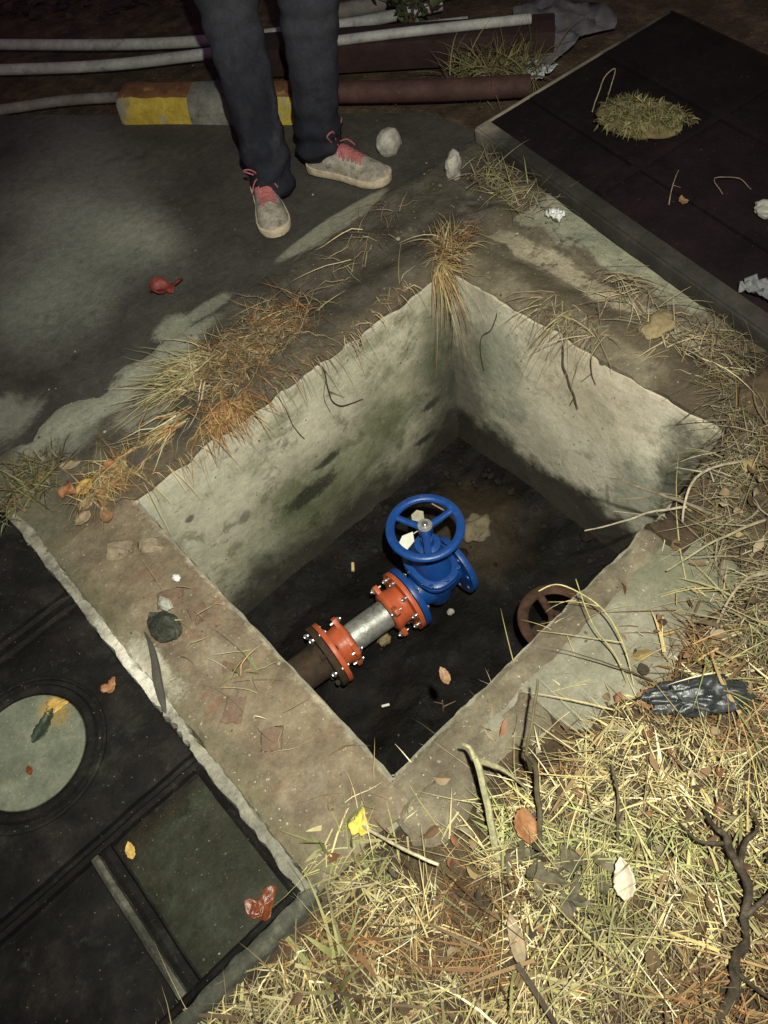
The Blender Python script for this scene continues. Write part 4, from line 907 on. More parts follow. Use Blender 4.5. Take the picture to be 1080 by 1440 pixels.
# dark branch bottom right
def branch(name, pts, r0, r1, m, label, cat, twigs=()):
    P = spline(pts, 8); P = [p+Vector((N(p, 22, 1), N(p, 22, 5), N(p, 22, 9)))*.016 for p in P]
    rad = [(r0+(r1-r0)*i/(len(P)-1))*(1+.3*N(p, 35, 2)) for i, p in enumerate(P)]
    V, F = tube(P, rad, 18); V = [tuple(Vector(p)+(Vector(p)-P[min(len(P)-1, i//18)])*(.45*fbm(p, 90, 3, 3)+.25*N(p, 30, 8))) for i, p in enumerate(V)]
    mb = MB().add(V, F)
    for q, s in twigs: Q = spline(q, 5); mb.add(*tube(Q, [s*(1-.7*i/(len(Q)-1)) for i in range(len(Q))], 6))
    return tag(mb.build(name, m, base=pts[0]), label, cat)
branch('dead_branch', [(.22, -.29, .01), (.262, -.222, .02), (.335, -.20, .04), (.405, -.165, .06), (.452, -.115, .085), (.47, -.06, .09), (.50, -.02, .06)], .0095, .0035, m_bark, 'dark forked rotten branch at the bottom right in the straw', 'branch', [([(.40, -.165, .06), (.45, -.17, .09), (.52, -.18, .09)], .005), ([(.45, -.115, .085), (.48, -.10, .10), (.52, -.10, .09), (.55, -.06, .06)], .005), ([(.46, -.08, .09), (.43, -.05, .10), (.44, -.01, .07)], .004), ([(.33, -.20, .04), (.33, -.25, .07), (.36, -.29, .06)], .004)])
# green broad blades low in front
def one_tuft(c, n, L, W, pal, label, dr=(0, 0, 1), spread=.55, droop=1.2): return tuft('grass_tuft', c, .035, n, L, W, pal, dr, spread, droop, label, tilt0=.8, curl=.9, tangle=.25, cat='grass tuft', group='living grass tufts in the straw', segs=6)
one_tuft((-.13, .235, -.01), 16, .13, .010, GREEN, 'broad green yellow blades below the corner of the manhole cover', (.15, -.15, 1))
one_tuft((.10, .02, .0), 26, .13, .0045, GREEN, 'green yellow grass tuft near the bottom centre', (-.1, .1, 1))
one_tuft((.0, .385, .0), 18, .07, .007, GREEN*.8, 'small green tuft beside the right corner of the manhole cover', (-.2, .1, 1))
one_tuft((.46, .14, .02), 40, .11, .0024, np.vstack([PALE, STRAW[[2, 4]]]), 'bright straw tuft leaning on the cement patch', (-.5, .5, .9), .4)
one_tuft((.72, .10, .02), 60, .11, .0026, np.vstack([GREEN, STRAW[[2, 4]]]), 'pale green fan of grass right of the dark plastic', (-.2, -.4, .7), .45)
one_tuft((.40, .06, .02), 40, .10, .0026, np.vstack([GREEN, PALE])*.95, 'silvery green grass in the middle of the straw', (.2, .3, .7), .5)
one_tuft((.07, .77, .01), 9, .08, .005, GREEN, 'few green blades growing on the brown rim', (-.2, .3, .8), .5)

# single leaves
def leaf(x, y, z, L, W, rot, m, label, curl=.4, name='fallen_leaf', lob=False, tiltx=0, tilty=0, seed=0, fold=.25):
    if lob:
        rr = random.Random(seed); out = []; nn = 30
        for i in range(nn):
            t = 2*math.pi*i/nn; r_ = .5*(1+.22*math.cos(3*t)+.10*math.cos(7*t+1)+rr.uniform(-.06, .06))
            out.append((L*r_*math.cos(t), W*r_*math.sin(t)))
        V = [(0, 0, 0)]+[(p[0]*s, p[1]*s, curl*L*.28*s*s*(.6+.6*math.sin(3*i*6.28/nn+seed))+.10*L*N((p[0]*s/L*5, p[1]*s/W*5, seed), 1.2, seed)) for s in (.33, .66, 1) for i, p in enumerate(out)]
        F = [(0, 1+i, 1+(i+1) % nn) for i in range(nn)]+[(1+b*nn+i, 1+(b+1)*nn+i, 1+(b+1)*nn+(i+1) % nn, 1+b*nn+(i+1) % nn) for b in (0, 1) for i in range(nn)]
    else:
        rr = random.Random(seed); V = []; F = []; na, nb = 14, 6
        for i in range(na+1):
            t = i/na; w = W*.5*(math.sin(math.pi*min(.995, t**.85*.97+.02))**.8)*(1+.10*math.sin(t*38+seed)+rr.uniform(-.06, .06)); ang = curl*(t-.4)
            for j in range(nb+1):
                u = 2*j/nb-1; q = (t*4, u*2, seed)
                V.append((L*(t-.5)*math.cos(ang*.6)+.03*L*abs(u)*math.sin(t*25), u*w+.06*W*math.sin(t*3+seed), L*.5*curl*(t-.4)**2+fold*w*abs(u)**1.3+.05*L*N(q, 1.3, seed)+.018*L*N(q, 4, seed)-.01*L*(abs(u) < .2)))
        for i in range(na):
            for j in range(nb):
                k = i*(nb+1)+j; F.append((k, k+nb+1, k+nb+2, k+1))
    mx = Matrix.Rotation(rot, 4, 'Z') @ Matrix.Rotation(tiltx, 4, 'X') @ Matrix.Rotation(tilty, 4, 'Y')
    V = [tuple(mx @ Vector(p)+Vector((x, y, z))) for p in V]; zmin = min(p[2] for p in V)
    V = [(p[0], p[1], p[2]-zmin+z) for p in V]
    o = build(name, V, F, m, base=(x, y, z), sharp=None)
    md = o.modifiers.new('thickness', 'SOLIDIFY'); md.thickness = .0008; md.offset = 0
    return tag(o, label, 'leaf')
leaf(.633, 1.91, .010, .095, .06, R(-30), m_l_red, 'red crumpled leaf alone on the dark asphalt', .9, lob=True, seed=2)
leaf(.045, 1.462, .022, .048, .038, R(60), m_l_orange, 'bright orange leaf at the left corner of the pit', .7, lob=True, seed=4)
leaf(.082, 1.437, .024, .05, .04, R(10), m_l_ochre, 'yellowish round leaf beside the bright orange one', .6, seed=5)
leaf(.165, 1.44, .03, .045, .03, R(120), m_l_orange, 'orange leaf tucked under the straw coloured tuft', .9, seed=6)
leaf(.09, 1.53, .02, .06, .028, R(-35), m_l_tan, 'pale pinkish leaf lying above the straw coloured tuft', .8, seed=7)
for i, (x, y, r_) in enumerate(((.06, 1.395, 20), (.10, 1.385, 110), (.03, 1.36, 200), (.075, 1.33, 70), (.13, 1.40, 300))):
    leaf(x, y, .018, .05, .032, R(r_), m_l_brown if i % 2 else m_l_tan, ['tan curled leaf by the left pit corner', 'brown leaf between the tan leaf and the hanging tuft', 'tan leaf nearest the mortar edge', 'brown leaf just above the tan bricks', 'tan leaf at the very tip of the left pit corner'][i], 1.0, seed=20+i)
leaf(-.148, .948, .012, .034, .028, R(30), m_l_orange, 'small orange leaf between the lid ring and the mortar edge', .6, lob=True, seed=8)
leaf(-.252, .992, .018, .045, .032, R(-30), m_l_ochre, 'ochre leaf on the upper rim of the round lid', .35, lob=True, seed=9)
leaf(-.292, .972, .018, .075, .030, R(25), m_l_dark, 'dark green leaf lying on the round lid', .25, seed=10)
leaf(-.358, .912, .018, .022, .012, R(80), m_l_wetred, 'tiny reddish leaf scrap on the middle of the round lid', .3, seed=11)
leaf(-.288, .642, .010, .034, .018, R(70), m_l_ochre, 'small ochre leaf at the back corner of the greenish panel', .5, seed=12)
leaf(-.160, .395, .010, .055, .036, R(20), m_l_wetred, 'wet shiny red leaf at the front of the greenish panel', .6, lob=True, seed=13)
leaf(-.178, .405, .012, .04, .026, R(100), m_l_wetred, 'second wet red leaf touching the shiny one', .8, seed=14)
leaf(.050, .372, .03, .042, .034, R(40), m_l_yellow, 'bright yellow leaf just below the pit corner', .5, lob=True, seed=15)
leaf(.306, -.002, .070, .068, .036, R(38), m_l_pale, 'pale pinkish curled leaf upright in the straw', .8, tiltx=R(-25), tilty=R(-15), seed=16, fold=.5)
leaf(.115, .06, .05, .08, .024, R(55), m_l_tan, 'long tan withered leaf left of the pale pinkish leaf', .5, seed=17)
leaf(.255, .165, .05, .06, .05, R(50), m_l_orange, 'orange tan leaf behind the dark stem', .5, seed=18, tiltx=R(30))
leaf(.60, .155, .03, .07, .04, R(-20), m_l_brown, 'rusty brown leaf above the dark plastic', .9, seed=19)
leaf(.84, .92, ZF+.03, .05, .04, R(10), m_l_wetred, 'faint reddish leaf on the mud beside the rusty wheel', .5, lob=True, seed=21)
leaf(.36, .47, -.02+.03, .04, .02, R(70), m_l_brown, 'brown leaf caught on the twig of the near lip', .9, seed=22)

# knot of dark dead leaves in the straw
V = []; F = []; k0 = 0
for i in range(30):
    v, fq = leaf_shape(rnd.uniform(.03, .07), rnd.uniform(.010, .024), rnd.uniform(-.3, 1.2), 7, rnd.uniform(-.3, .3), 200+i, rnd.uniform(-.6, .6))
    mx = Matrix.Translation((.235+rnd.gauss(0, .03), .085+rnd.gauss(0, .03), .045+rnd.uniform(-.01, .03))) @ Matrix.Rotation(rnd.uniform(0, 6.28), 4, 'Z') @ Matrix.Rotation(rnd.gauss(0, .6), 4, 'X') @ Matrix.Rotation(rnd.gauss(0, .6), 4, 'Y')
    V += [tuple(mx @ Vector(p)) for p in v]; F += [tuple(q+k0 for q in qq) for qq in fq]; k0 += len(v)
tag(build('withered_plant', V, F, leafmat('withered', (.035, .032, .02), (.13, .11, .065), .7), base=(.235, .085, 0), sharp=None), 'dark withered leafy plant at the foot of the dark stem', 'plant')

# ------------------------------------------------------------------ stones and lumps
def lump(name, c, s, m, label, cat, amp=.25, seed=0, sub=4, rot=0, freq=1.6):
    bm = bmesh.new(); bmesh.ops.create_icosphere(bm, subdivisions=sub, radius=1)
    mx = Matrix.Rotation(rot, 3, 'Z')
    V = []
    for v in bm.verts:
        k = 1+amp*fbm(v.co, freq, seed, 4); p = v.co*k; p = Vector((p.x*s[0], p.y*s[1], p.z*s[2])); V.append(tuple(mx @ p+Vector((c[0], c[1], c[2]+s[2]*.8))))
    F = [tuple(v.index for v in f.verts) for f in bm.faces]; bm.free()
    return tag(build(name, V, F, m, base=c, sharp=None), label, cat)
lump('stone', (1.532, 1.895, .0), (.045, .036, .044), m_stone, 'pale egg shaped stone on the asphalt beside the shoe', 'stone', .14, 1)
lump('stone', (1.555, 1.62, .005), (.030, .022, .05), m_stone, 'small upright grey stone near the corner of the steel plate', 'stone', .3, 2)
lump('stone', (.505, .945, ZF), (.024, .02, .022), m_stone_tan, 'tan pebble on the mud beside the grey pipe', 'stone', .3, 3)
lump('stone', (.985, 1.00, ZF+.035), (.055, .045, .03), mat('muddy_stone', [(.3, (.10, .08, .05)), (.7, (.20, .165, .11))], scale=25, bump=.8, obj=True), 'muddy brown stone right of the blue valve', 'stone', .3, 4)
lump('stone', (.72, .86, ZF+.01), (.012, .01, .01), m_stone, 'small white pebble beside the blue flange', 'stone', .3, 5)
lump('moss_clump', (.012, .975, .006), (.030, .042, .020), m_clod, 'dark wet clump lying on the brown rim', 'clump', .22, 6, 5, R(10), 1.5)
lump('stone', (.045, 1.022, .012), (.013, .02, .009), m_stone, 'pale sliver of stone touching the dark wet clump', 'stone', .3, 7)
lump('stone', (.10, 1.06, .012), (.008, .010, .006), m_foil, 'tiny white chip on the brown rim', 'stone', .3, 8)
lump('stone', (1.40, .74, .02), (.05, .035, .02), m_stone_tan, 'flat yellowish stone on the ledge by the steel plate', 'stone', .3, 9)
lump('plastic_bag', (.655, .10, .02), (.085, .035, .028), m_bag, 'crumpled dark shiny plastic in the straw', 'plastic bag', .42, 10, 5, R(-40), 2.4)
lump('concrete_chunk', (-.165, .165, -.055), (.10, .07, .035), mat('mossy_chunk', [(.3, (.05, .06, .04)), (.7, (.11, .12, .085))], scale=14, bump=.7, obj=True), 'mossy flat concrete chunk at the bottom edge', 'concrete chunk', .12, 11, 5, R(-38))
lump('stone', (.02, 1.545, .012), (.016, .014, .012), m_l_brown, 'small brown lump among the mossy weeds', 'stone', .3, 12)
# cigarette end and paper bits in the pit
def stick_bit(name, p, L, r, rot, m, label, cat):
    mb = MB().add(*lathe([(-L/2, r), (L/2, r)], 10)).xf(Matrix.Translation(p) @ Matrix.Rotation(rot, 4, 'Z'))
    return tag(mb.build(name, m, base=p), label, cat)
stick_bit('cigarette_end', (.602, 1.20, ZF+.045), .030, .0055, R(50), flat('cigarette', (.62, .45, .22), .8), 'yellowish cigarette end on the mud below the mossy wall', 'cigarette end')
stick_bit('paper_scrap', (.361, .78, ZF+.02), .024, .004, R(-30), m_tag, 'small white scrap on the mud near the front corner', 'scrap')
stick_bit('paper_scrap', (.955, 1.15, ZF+.07), .05, .0025, R(-80), flat('pink_stick', (.42, .28, .23), .8), 'pale thin stick on the mud below the far corner', 'stick')
def rag(name, c, s, m, label, cat, seed, amp=.5):
    n = 14; V = []; F = []
    for j in range(n+1):
        for i in range(n+1):
            u, v = i/n-.5, j/n-.5; q = (u*3, v*3, 0)
            V.append((c[0]+s[0]*(u+.12*N(q, 2, seed)), c[1]+s[1]*(v+.12*N(q, 2, seed+4)), c[2]+s[2]*(.6+amp*fbm(q, 1.6, seed+9, 3))))
    for j in range(n):
        for i in range(n):
            a = j*(n+1)+i; F.append((a, a+1, a+n+2, a+n+1))
    zmin = min(p[2] for p in V); V = [(x, y, z-zmin+c[2]) for x, y, z in V]
    o = build(name, V, F, m, base=c, sharp=None); md = o.modifiers.new('thickness', 'SOLIDIFY'); md.thickness = .002
    return tag(o, label, cat)
rag('plastic_scrap', (1.585, 1.235, .02), (.035, .05, .02), m_foil, 'shiny white plastic scrap at the foot of the steel plate', 'scrap', 3, .9)
# curved dark strap lying over the mortar edge
V, F = tube(spline([(-.026, 1.0, .016), (-.032, .965, .026), (-.046, .925, .026), (-.068, .88, .022), (-.094, .815, .013)], 6), [.0015, .002, .0025, .003, .0035, .004, .005, .006, .0065, .007, .0075, .0075, .008, .0085, .009, .0095, .010, .010, .010, .0095, .009, .008, .006, .004, .002], 8)
V = [(x, y, z if z < .012 else .012+(z-.012)*.6) for x, y, z in V]
tag(build('rubber_strap', V, F, flat('strap_dirt', (.055, .05, .038), .7), base=(-.04, .92, 0)), 'dark curved strap drooping over the pale mortar edge', 'strap')

# ------------------------------------------------------------------ steel cover plate pushed aside (upper right)
PL = empty('steel_plate', (1.735, 1.690, .012), 'large dark rusty steel cover plate pushed aside behind the pit', 'cover plate')
def quad_prism(c4, z0, z1):
    V = [(x, y, z0) for x, y in c4]+[(x, y, z1) for x, y in c4]
    return V, [(3, 2, 1, 0), (4, 5, 6, 7)]+[(i, (i+1) % 4, 4+(i+1) % 4, 4+i) for i in range(4)]
ed = Vector((1.515-1.735, .508-1.690)).normalized(); nn_ = Vector((-ed.y, ed.x))     # along the near edge, and inward to the right
A = Vector((1.735, 1.690)); Bc = A+ed*1.75
def q4(t0, t1, s0, s1): return [tuple(A+ed*t0+nn_*s0), tuple(A+ed*t0+nn_*s1), tuple(A+ed*t1+nn_*s1), tuple(A+ed*t1+nn_*s0)]
o = build('sheet', *quad_prism(q4(.004, 1.746, .004, .80), .040, .056), m_plate, PL); fix(o); bevel(o, .003)
o = fix(build('edge_angle', *quad_prism(q4(0, 1.75, -.006, .0035), .012, .060), m_plate_edge, PL)); bevel(o, .002); tag(o, 'grey worn angle iron along the near edge')
o = fix(build('edge_angle', *quad_prism(q4(0, 1.75, .0037, .050), .0565, .0625), m_plate_edge, PL)); bevel(o, .0015)
o = fix(build('edge_angle', *quad_prism(q4(-.005, .0035, .004, .80), .012, .060), m_plate_edge, PL)); bevel(o, .002)
for s0 in (.20, .50):
    o = fix(build('rib', *quad_prism(q4(.02, 1.74, s0, s0+.03), .0565, .070), m_plate, PL)); bevel(o, .002)
o = fix(build('rib', *quad_prism(q4(.50, .53, .06, .79), .0567, .066), m_plate, PL)); bevel(o, .002)
o = fix(build('edge_angle', *quad_prism(q4(0, 1.75, .8005, .8075), .012, .060), m_plate, PL)); bevel(o, .002)
PL.rotation_mode = 'QUATERNION'
from mathutils import Quaternion
PL.rotation_quaternion = Quaternion((ed.x, ed.y, 0), R(6))
def pz(x, y): return .064+math.tan(R(6))*((Vector((x, y))-A).dot(nn_))
# timber that props the far side of the plate
c_ = A+ed*.9+nn_*.72
V, F = quad_prism([tuple(c_-ed*.8-nn_*.05), tuple(c_+ed*.8-nn_*.05), tuple(c_+ed*.8+nn_*.05), tuple(c_-ed*.8+nn_*.05)], -.04, .084)
o = fix(build('timber_sleeper', V, F, m_timber, base=(c_.x, c_.y, -.04))); tag(o, 'dark timber propping up the far side of the steel plate', 'beam')
# mossy sod on the plate
sx, sy = 1.99, 1.262; sz = pz(sx, sy)
sod = empty('sod', (sx, sy, sz), 'mossy yellow green clod of grass on the dark steel plate', 'sod')
lm = lump('soil_core', (sx, sy, sz-.006), (.125, .085, .028), mat('sod_soil', [(.3, (.07, .06, .025)), (.7, (.17, .14, .06))], scale=22, bump=.9, obj=True), None, None, .22, 14, 4, R(-67))
lm.parent = sod; lm.location = (0, 0, -.006)
n = 2200; th = nrs.uniform(0, 2*np.pi, n); rr_ = np.sqrt(nrs.uniform(0, 1, n)); wob = 1+.16*np.sin(3*th+1)+.10*np.sin(7*th)+nrs.normal(0, .08, n); lx, ly = rr_*wob*np.cos(th)*.122, rr_*wob*np.sin(th)*.080
ca, sa = math.cos(R(-67)), math.sin(R(-67)); ro = np.stack([sx+ca*lx-sa*ly, sy+sa*lx+ca*ly, sz+.012+.042*np.sqrt(1-rr_**2*.98)], 1)
dd = np.stack([(ro[:, 0]-sx)*5, (ro[:, 1]-sy)*5, np.full(n, .25)], 1)+nrs.normal(size=(n, 3))*.6
blades('grass', ro, dd, nrs.uniform(.012, .034, n), nrs.uniform(.0018, .0042, n), pick(np.vstack([GREEN, STRAW[[1, 2, 3, 5, 7]]])*.5, n, .35), 1.2, parent=sod, curl=1.2)
G_P = 'stalks on the steel plate'
stem('dry_stem', [(1.965, 1.421, pz(1.965, 1.421)), (2.05, 1.45, pz(2.05, 1.45)+.05), (2.09, 1.44, pz(2.09, 1.44)+.06), (2.03, 1.41, pz(2.03, 1.41)+.04), (1.96, 1.375, pz(1.96, 1.375)+.01)], .0016, .0012, (.36, .31, .2), 'looped pale stalk beside the sod on the plate', group=G_P)
stem('dry_stem', [(1.753, .978, pz(1.753, .978)), (1.80, 1.005, pz(1.80, 1.005)+.02), (1.86, 1.03, pz(1.86, 1.03)+.02)], .0016, .001, (.28, .24, .16), 'short pale stalk in the middle of the plate', group=G_P, twigs=[[(1.80, 1.005, pz(1.80, 1.005)+.02), (1.82, .99, pz(1.82, .99)+.006)]])
stem('dry_stem', [(1.86, .885, pz(1.86, .885)+.002), (1.89, .934, pz(1.89, .934)+.012), (1.92, .88, pz(1.92, .88)+.012), (1.915, .834, pz(1.915, .834)+.003)], .0013, .001, (.22, .18, .13), 'thin bent stalk right of the short pale one', group=G_P)
leaf(1.79, .955, pz(1.79, .955), .045, .028, R(20), m_l_brown, 'dry brown leaf on the middle of the plate', .8, seed=31)
rag('rag', (1.60, .60, pz(1.60, .60)), (.05, .09, .03), m_sheet, 'crumpled grey rag at the right end of the plate', 'rag', 5, .8)
lump('stone', (1.855, .745, pz(1.855, .745)), (.03, .04, .02), m_stone, 'pale stone lying on the plate by the edge of the view', 'stone', .3, 15)

# ------------------------------------------------------------------ the person
pe = empty('person', (1.26, 1.98, .0), 'person in dark jeans and dirty sneakers with pink laces beyond the pit', 'person')
skel = {'pelvis': (1.33, 2.10, .95), 'chest': (1.34, 2.11, 1.28), 'neck': (1.34, 2.10, 1.46), 'head0': (1.335, 2.09, 1.55), 'head1': (1.33, 2.08, 1.70),
        'hipL': (1.235, 2.16, .90), 'kneeL': (1.200, 2.115, .50), 'ankL': (1.125, 2.005, .09), 'toeL': (1.085, 1.96, .040),
        'hipR': (1.42, 2.04, .90), 'kneeR': (1.375, 1.985, .50), 'ankR': (1.322, 1.985, .09), 'toeR': (1.345, 1.93, .040),
        'shL': (1.20, 2.20, 1.40), 'elL': (1.13, 2.27, 1.12), 'wrL': (1.17, 2.14, .93), 'haL': (1.20, 2.09, .88),
        'shR': (1.48, 2.01, 1.40), 'elR': (1.57, 1.99, 1.12), 'wrR': (1.48, 1.94, .93), 'haR': (1.45, 1.96, .88)}
rads = dict(pelvis=.14, chest=.14, neck=.055, head0=.085, head1=.085, hipL=.085, kneeL=.058, ankL=.030, toeL=.024, hipR=.085, kneeR=.058, ankR=.030, toeR=.024,
            shL=.06, elL=.042, wrL=.03, haL=.036, shR=.06, elR=.042, wrR=.03, haR=.036)
bones = [('pelvis', 'chest'), ('chest', 'neck'), ('neck', 'head0'), ('head0', 'head1'), ('pelvis', 'hipL'), ('hipL', 'kneeL'), ('kneeL', 'ankL'), ('ankL', 'toeL'),
         ('pelvis', 'hipR'), ('hipR', 'kneeR'), ('kneeR', 'ankR'), ('ankR', 'toeR'), ('chest', 'shL'), ('shL', 'elL'), ('elL', 'wrL'), ('wrL', 'haL'), ('chest', 'shR'), ('shR', 'elR'), ('elR', 'wrR'), ('wrR', 'haR')]
def skin(name, keys, scale, m, extra=0.0):
    ks = [k for k in skel if k in keys]; idx = {k: i for i, k in enumerate(ks)}
    me = bpy.data.meshes.new(name); off = OFF[pe.name]
    me.from_pydata([tuple(Vector(skel[k])-off) for k in ks], [(idx[a], idx[b]) for a, b in bones if a in idx and b in idx], []); me.update()
    bm = bmesh.new(); bm.from_mesh(me); bm.verts.layers.skin.verify(); bm.to_mesh(me); bm.free(); o = link(name, me, pe)
    md = o.modifiers.new('skin', 'SKIN'); s = o.modifiers.new('smooth', 'SUBSURF'); s.levels = 2; s.render_levels = 2
    for k in ks: me.skin_vertices[0].data[idx[k]].radius = (rads[k]*scale+extra,)*2; me.skin_vertices[0].data[idx[k]].use_root = (k == ks[0])
    dg = bpy.context.evaluated_depsgraph_get(); nm = bpy.data.meshes.new_from_object(o.evaluated_get(dg))
    o.modifiers.clear(); o.data = nm; nm.name = name; nm.materials.clear(); nm.materials.append(m); nm.shade_smooth(); return o
skin('body', set(skel), 1.0, m_skin)
skin('jacket', {'pelvis', 'chest', 'neck', 'shL', 'elL', 'wrL', 'haL', 'shR', 'elR', 'wrR', 'haR'}, 1.05, m_jacket, .018)
MB().add(*loft([[(1.33+.105*math.cos(t)*k, 2.085+.105*math.sin(t)*k, z) for t in [2*math.pi*i/24 for i in range(24)]] for z, k in ((1.63, 1), (1.70, 1.02), (1.75, .85), (1.785, .5), (1.795, .1))])).build('hair', m_hair, pe)
# jacket hem, and the face (looking down into the pit)
MB().add(*loft([[(1.33+.20*math.cos(t)*k, 2.10+.155*math.sin(t)*k, z) for t in [2*math.pi*i/36 for i in range(36)]] for z, k in ((.97, 1.0), (1.0, 1.04), (1.10, 1.0), (1.22, .95))], cap=False)).build('jacket_hem', m_jacket, pe)
fw = Vector((-.45, -.89, -.05)).normalized(); sd = Vector((-fw.y, fw.x, 0)); hc = Vector((1.333, 2.085, 1.63))
def blob(name, p, r_, m):
    V, F = lathe([(-.98, .2), (-.7, .7), (0, 1), (.7, .7), (.98, .2)], 12, 'Z'); V = [tuple(p+sd*q[0]*r_[0]+fw*q[1]*r_[1]+Vector((0, 0, q[2]*r_[2]))) for q in V]
    return build(name, V, F, m, pe, sharp=None)
blob('nose', hc+fw*.095+Vector((0, 0, -.005)), (.013, .020, .026), m_skin); blob('mouth', hc+fw*.088+Vector((0, 0, -.052)), (.024, .008, .006), m_tongue)
for sg in (-1, 1):
    blob('eye', hc+fw*.083+sd*.032*sg+Vector((0, 0, .022)), (.012, .008, .007), m_hair); blob('ear', hc+sd*.090*sg, (.010, .018, .030), m_skin)
# jeans legs: lofts with folds gathering at the ankle
def jeans():
    mb = MB()
    for sgn, path in ((0, [(1.130, 2.010, .035), (1.128, 2.005, .07), (1.135, 2.015, .12), (1.145, 2.03, .18), (1.165, 2.06, .30), (1.190, 2.10, .42), (1.205, 2.125, .50), (1.215, 2.14, .62), (1.230, 2.155, .78), (1.245, 2.15, .92)]),
                      (1, [(1.318, 2.002, .066), (1.318, 1.995, .085), (1.322, 1.985, .12), (1.330, 1.983, .18), (1.347, 1.983, .30), (1.365, 1.985, .42), (1.378, 1.985, .50), (1.39, 2.0, .62), (1.405, 2.03, .78), (1.41, 2.05, .92)])):
        P = spline(path, 7); rr0 = [.064, .068, .070, .071, .074, .079, .084, .090, .100, .11]; rings = []
        for i, p in enumerate(P):
            t = i/7; k = min(int(t), len(rr0)-2); r_ = rr0[k]+(rr0[k+1]-rr0[k])*(t-k); ring = []
            for j in range(40):
                a = 2*math.pi*j/40; q = Vector((math.cos(a)*1.2, math.sin(a)*1.2, p.z*9))
                fold = .17*math.exp(-((p.z-.10)/.11)**2)+.12*math.exp(-((p.z-.48)/.12)**2)+.06
                k2 = 1+fold*(fbm((q.x, q.y, q.z), .9, 3+sgn*9, 3)+.5*math.sin(p.z*(80+12*sgn)+2.8*math.sin(a+sgn)+3*N(q, .7, 5)))*(.8 if p.z < .3 else .5)
                ring.append((p.x+math.cos(a)*r_*k2, p.y+math.sin(a)*r_*k2, p.z+.012*math.sin(a*2+sgn)*math.exp(-p.z/.08)))
            rings.append(ring)
        mb.add(*loft(rings, cap=False))
    mb.add(*loft([[(1.33+.195*math.cos(t)*k, 2.10+.15*math.sin(t)*k, z) for t in [2*math.pi*i/36 for i in range(36)]] for z, k in ((.80, .82), (.86, 1), (.95, .98), (1.02, .92), (1.08, .86))]))
    return mb.build('jeans', m_denim, pe, sharp=None)
jeans()
def shoe(heel, toe, loop=0, k=1.0):
    kk = k
    h = Vector(heel); d = Vector(toe)-h; L = d.length; d.normalize(); s_ = Vector((-d.y, d.x, 0)).normalized(); upv = d.cross(s_)
    if upv.z < 0: upv = -upv
    def P(t, u, z): return tuple(h+d*(L*t)+s_*u*kk+upv*z*(1+(kk-1)*.6))
    prof = [(0, .026), (.03, .034), (.12, .038), (.3, .037), (.45, .037), (.6, .043), (.75, .047), (.86, .044), (.94, .034), (.985, .018), (1.0, .006)]
    top = [(0, .060), (.03, .070), (.12, .082), (.3, .090), (.45, .086), (.6, .070), (.75, .056), (.86, .046), (.94, .037), (.985, .027), (1, .02)]
    ring_s = []
    for (t, w), (_, zt) in zip(prof, top):
        ring = []
        for j in range(20):
            a = math.pi*j/19; c_, sn = math.cos(a), math.sin(a)
            ring.append(P(t, w*1.0*math.copysign(abs(c_)**.75, c_), .018+(zt-.018)*sn**.8+.002*N((t*9, c_*3, heel[0]*7), 2, 3)))
        ring_s.append(ring)
    V, F = [p for r_ in ring_s for p in r_], []
    for j in range(len(ring_s)-1):
        for i in range(19): F.append((j*20+i, j*20+i+1, (j+1)*20+i+1, (j+1)*20+i))
    F += [tuple(range(20)), tuple(reversed(range((len(ring_s)-1)*20, len(ring_s)*20)))]
    sh = fix(build('shoe', V, F, m_shoe, pe, sharp=60))
    rings = []
    for z, k, e in ((0, .93, 0), (.004, 1.03, 0), (.016, 1.07, 0), (.024, 1.05, 0), (.026, .9, 0)):
        ring = []
        for (t, w) in prof: ring.append(P(t*1.015-.008, w*k+.002, z+(.018*max(0, t-.75)**2*8)+(.006 if t < .1 else 0)*(z > .01)))
        for (t, w) in reversed(prof): ring.append(P(t*1.015-.008, -w*k-.002, z+(.018*max(0, t-.75)**2*8)+(.006 if t < .1 else 0)*(z > .01)))
        rings.append(ring)
    fix(build('sole', *loft(rings), m_sole, sh, sharp=50))
    def topz(t):
        for (a, za), (b, zb) in zip(top, top[1:]):
            if a <= t <= b: return za+(zb-za)*(t-a)/(b-a)
    tongue = [[P(t, u*.018, topz(t)+.003+(.012 if t < .42 else 0)*(1-abs(u))) for u in (-1, -.5, 0, .5, 1)] for t in (.34, .42, .5, .58, .66)]
    V = [p for r_ in tongue for p in r_]; F = [(j*5+i, j*5+i+1, (j+1)*5+i+1, (j+1)*5+i) for j in range(4) for i in range(4)]
    build('tongue', V, F, m_tongue, sh, sharp=None)
    mb = MB()
    for k in range(6):
        t = .40+.05*k; w = .026
        for sg in (-1, 1): mb.add(*tube(spline([P(t, -w*sg, topz(t)-.010), P(t+.01, -w*.4*sg, topz(t)+.006), P(t+.025, w*.4*sg, topz(t)+.006), P(t+.04, w*sg, topz(t+.03)-.010)], 4), .0026, 6))
    t = .37
    for sg in (-1, 1):
        mb.add(*tube(spline([P(t, 0, topz(t)+.012), P(t+.04, .025*sg, topz(t)+.035+loop), P(t+.0, .045*sg, topz(t)+.03+loop), P(t-.01, .01*sg, topz(t)+.014)], 6), .0024, 6))
        mb.add(*tube(spline([P(t, 0, topz(t)+.012), P(t+.09, .022*sg, topz(t)+.016), P(t+.15, .040*sg, topz(t)-.01)], 6), .0022, 6))
    mb.build('lace', m_lace, sh)
    return sh
shoe((1.142, 2.090, .004), (1.006, 1.836, .002), loop=.012, k=1.04)
shoe((1.302, 2.026, .014), (1.413, 1.766, .002), loop=.030, k=1.08)

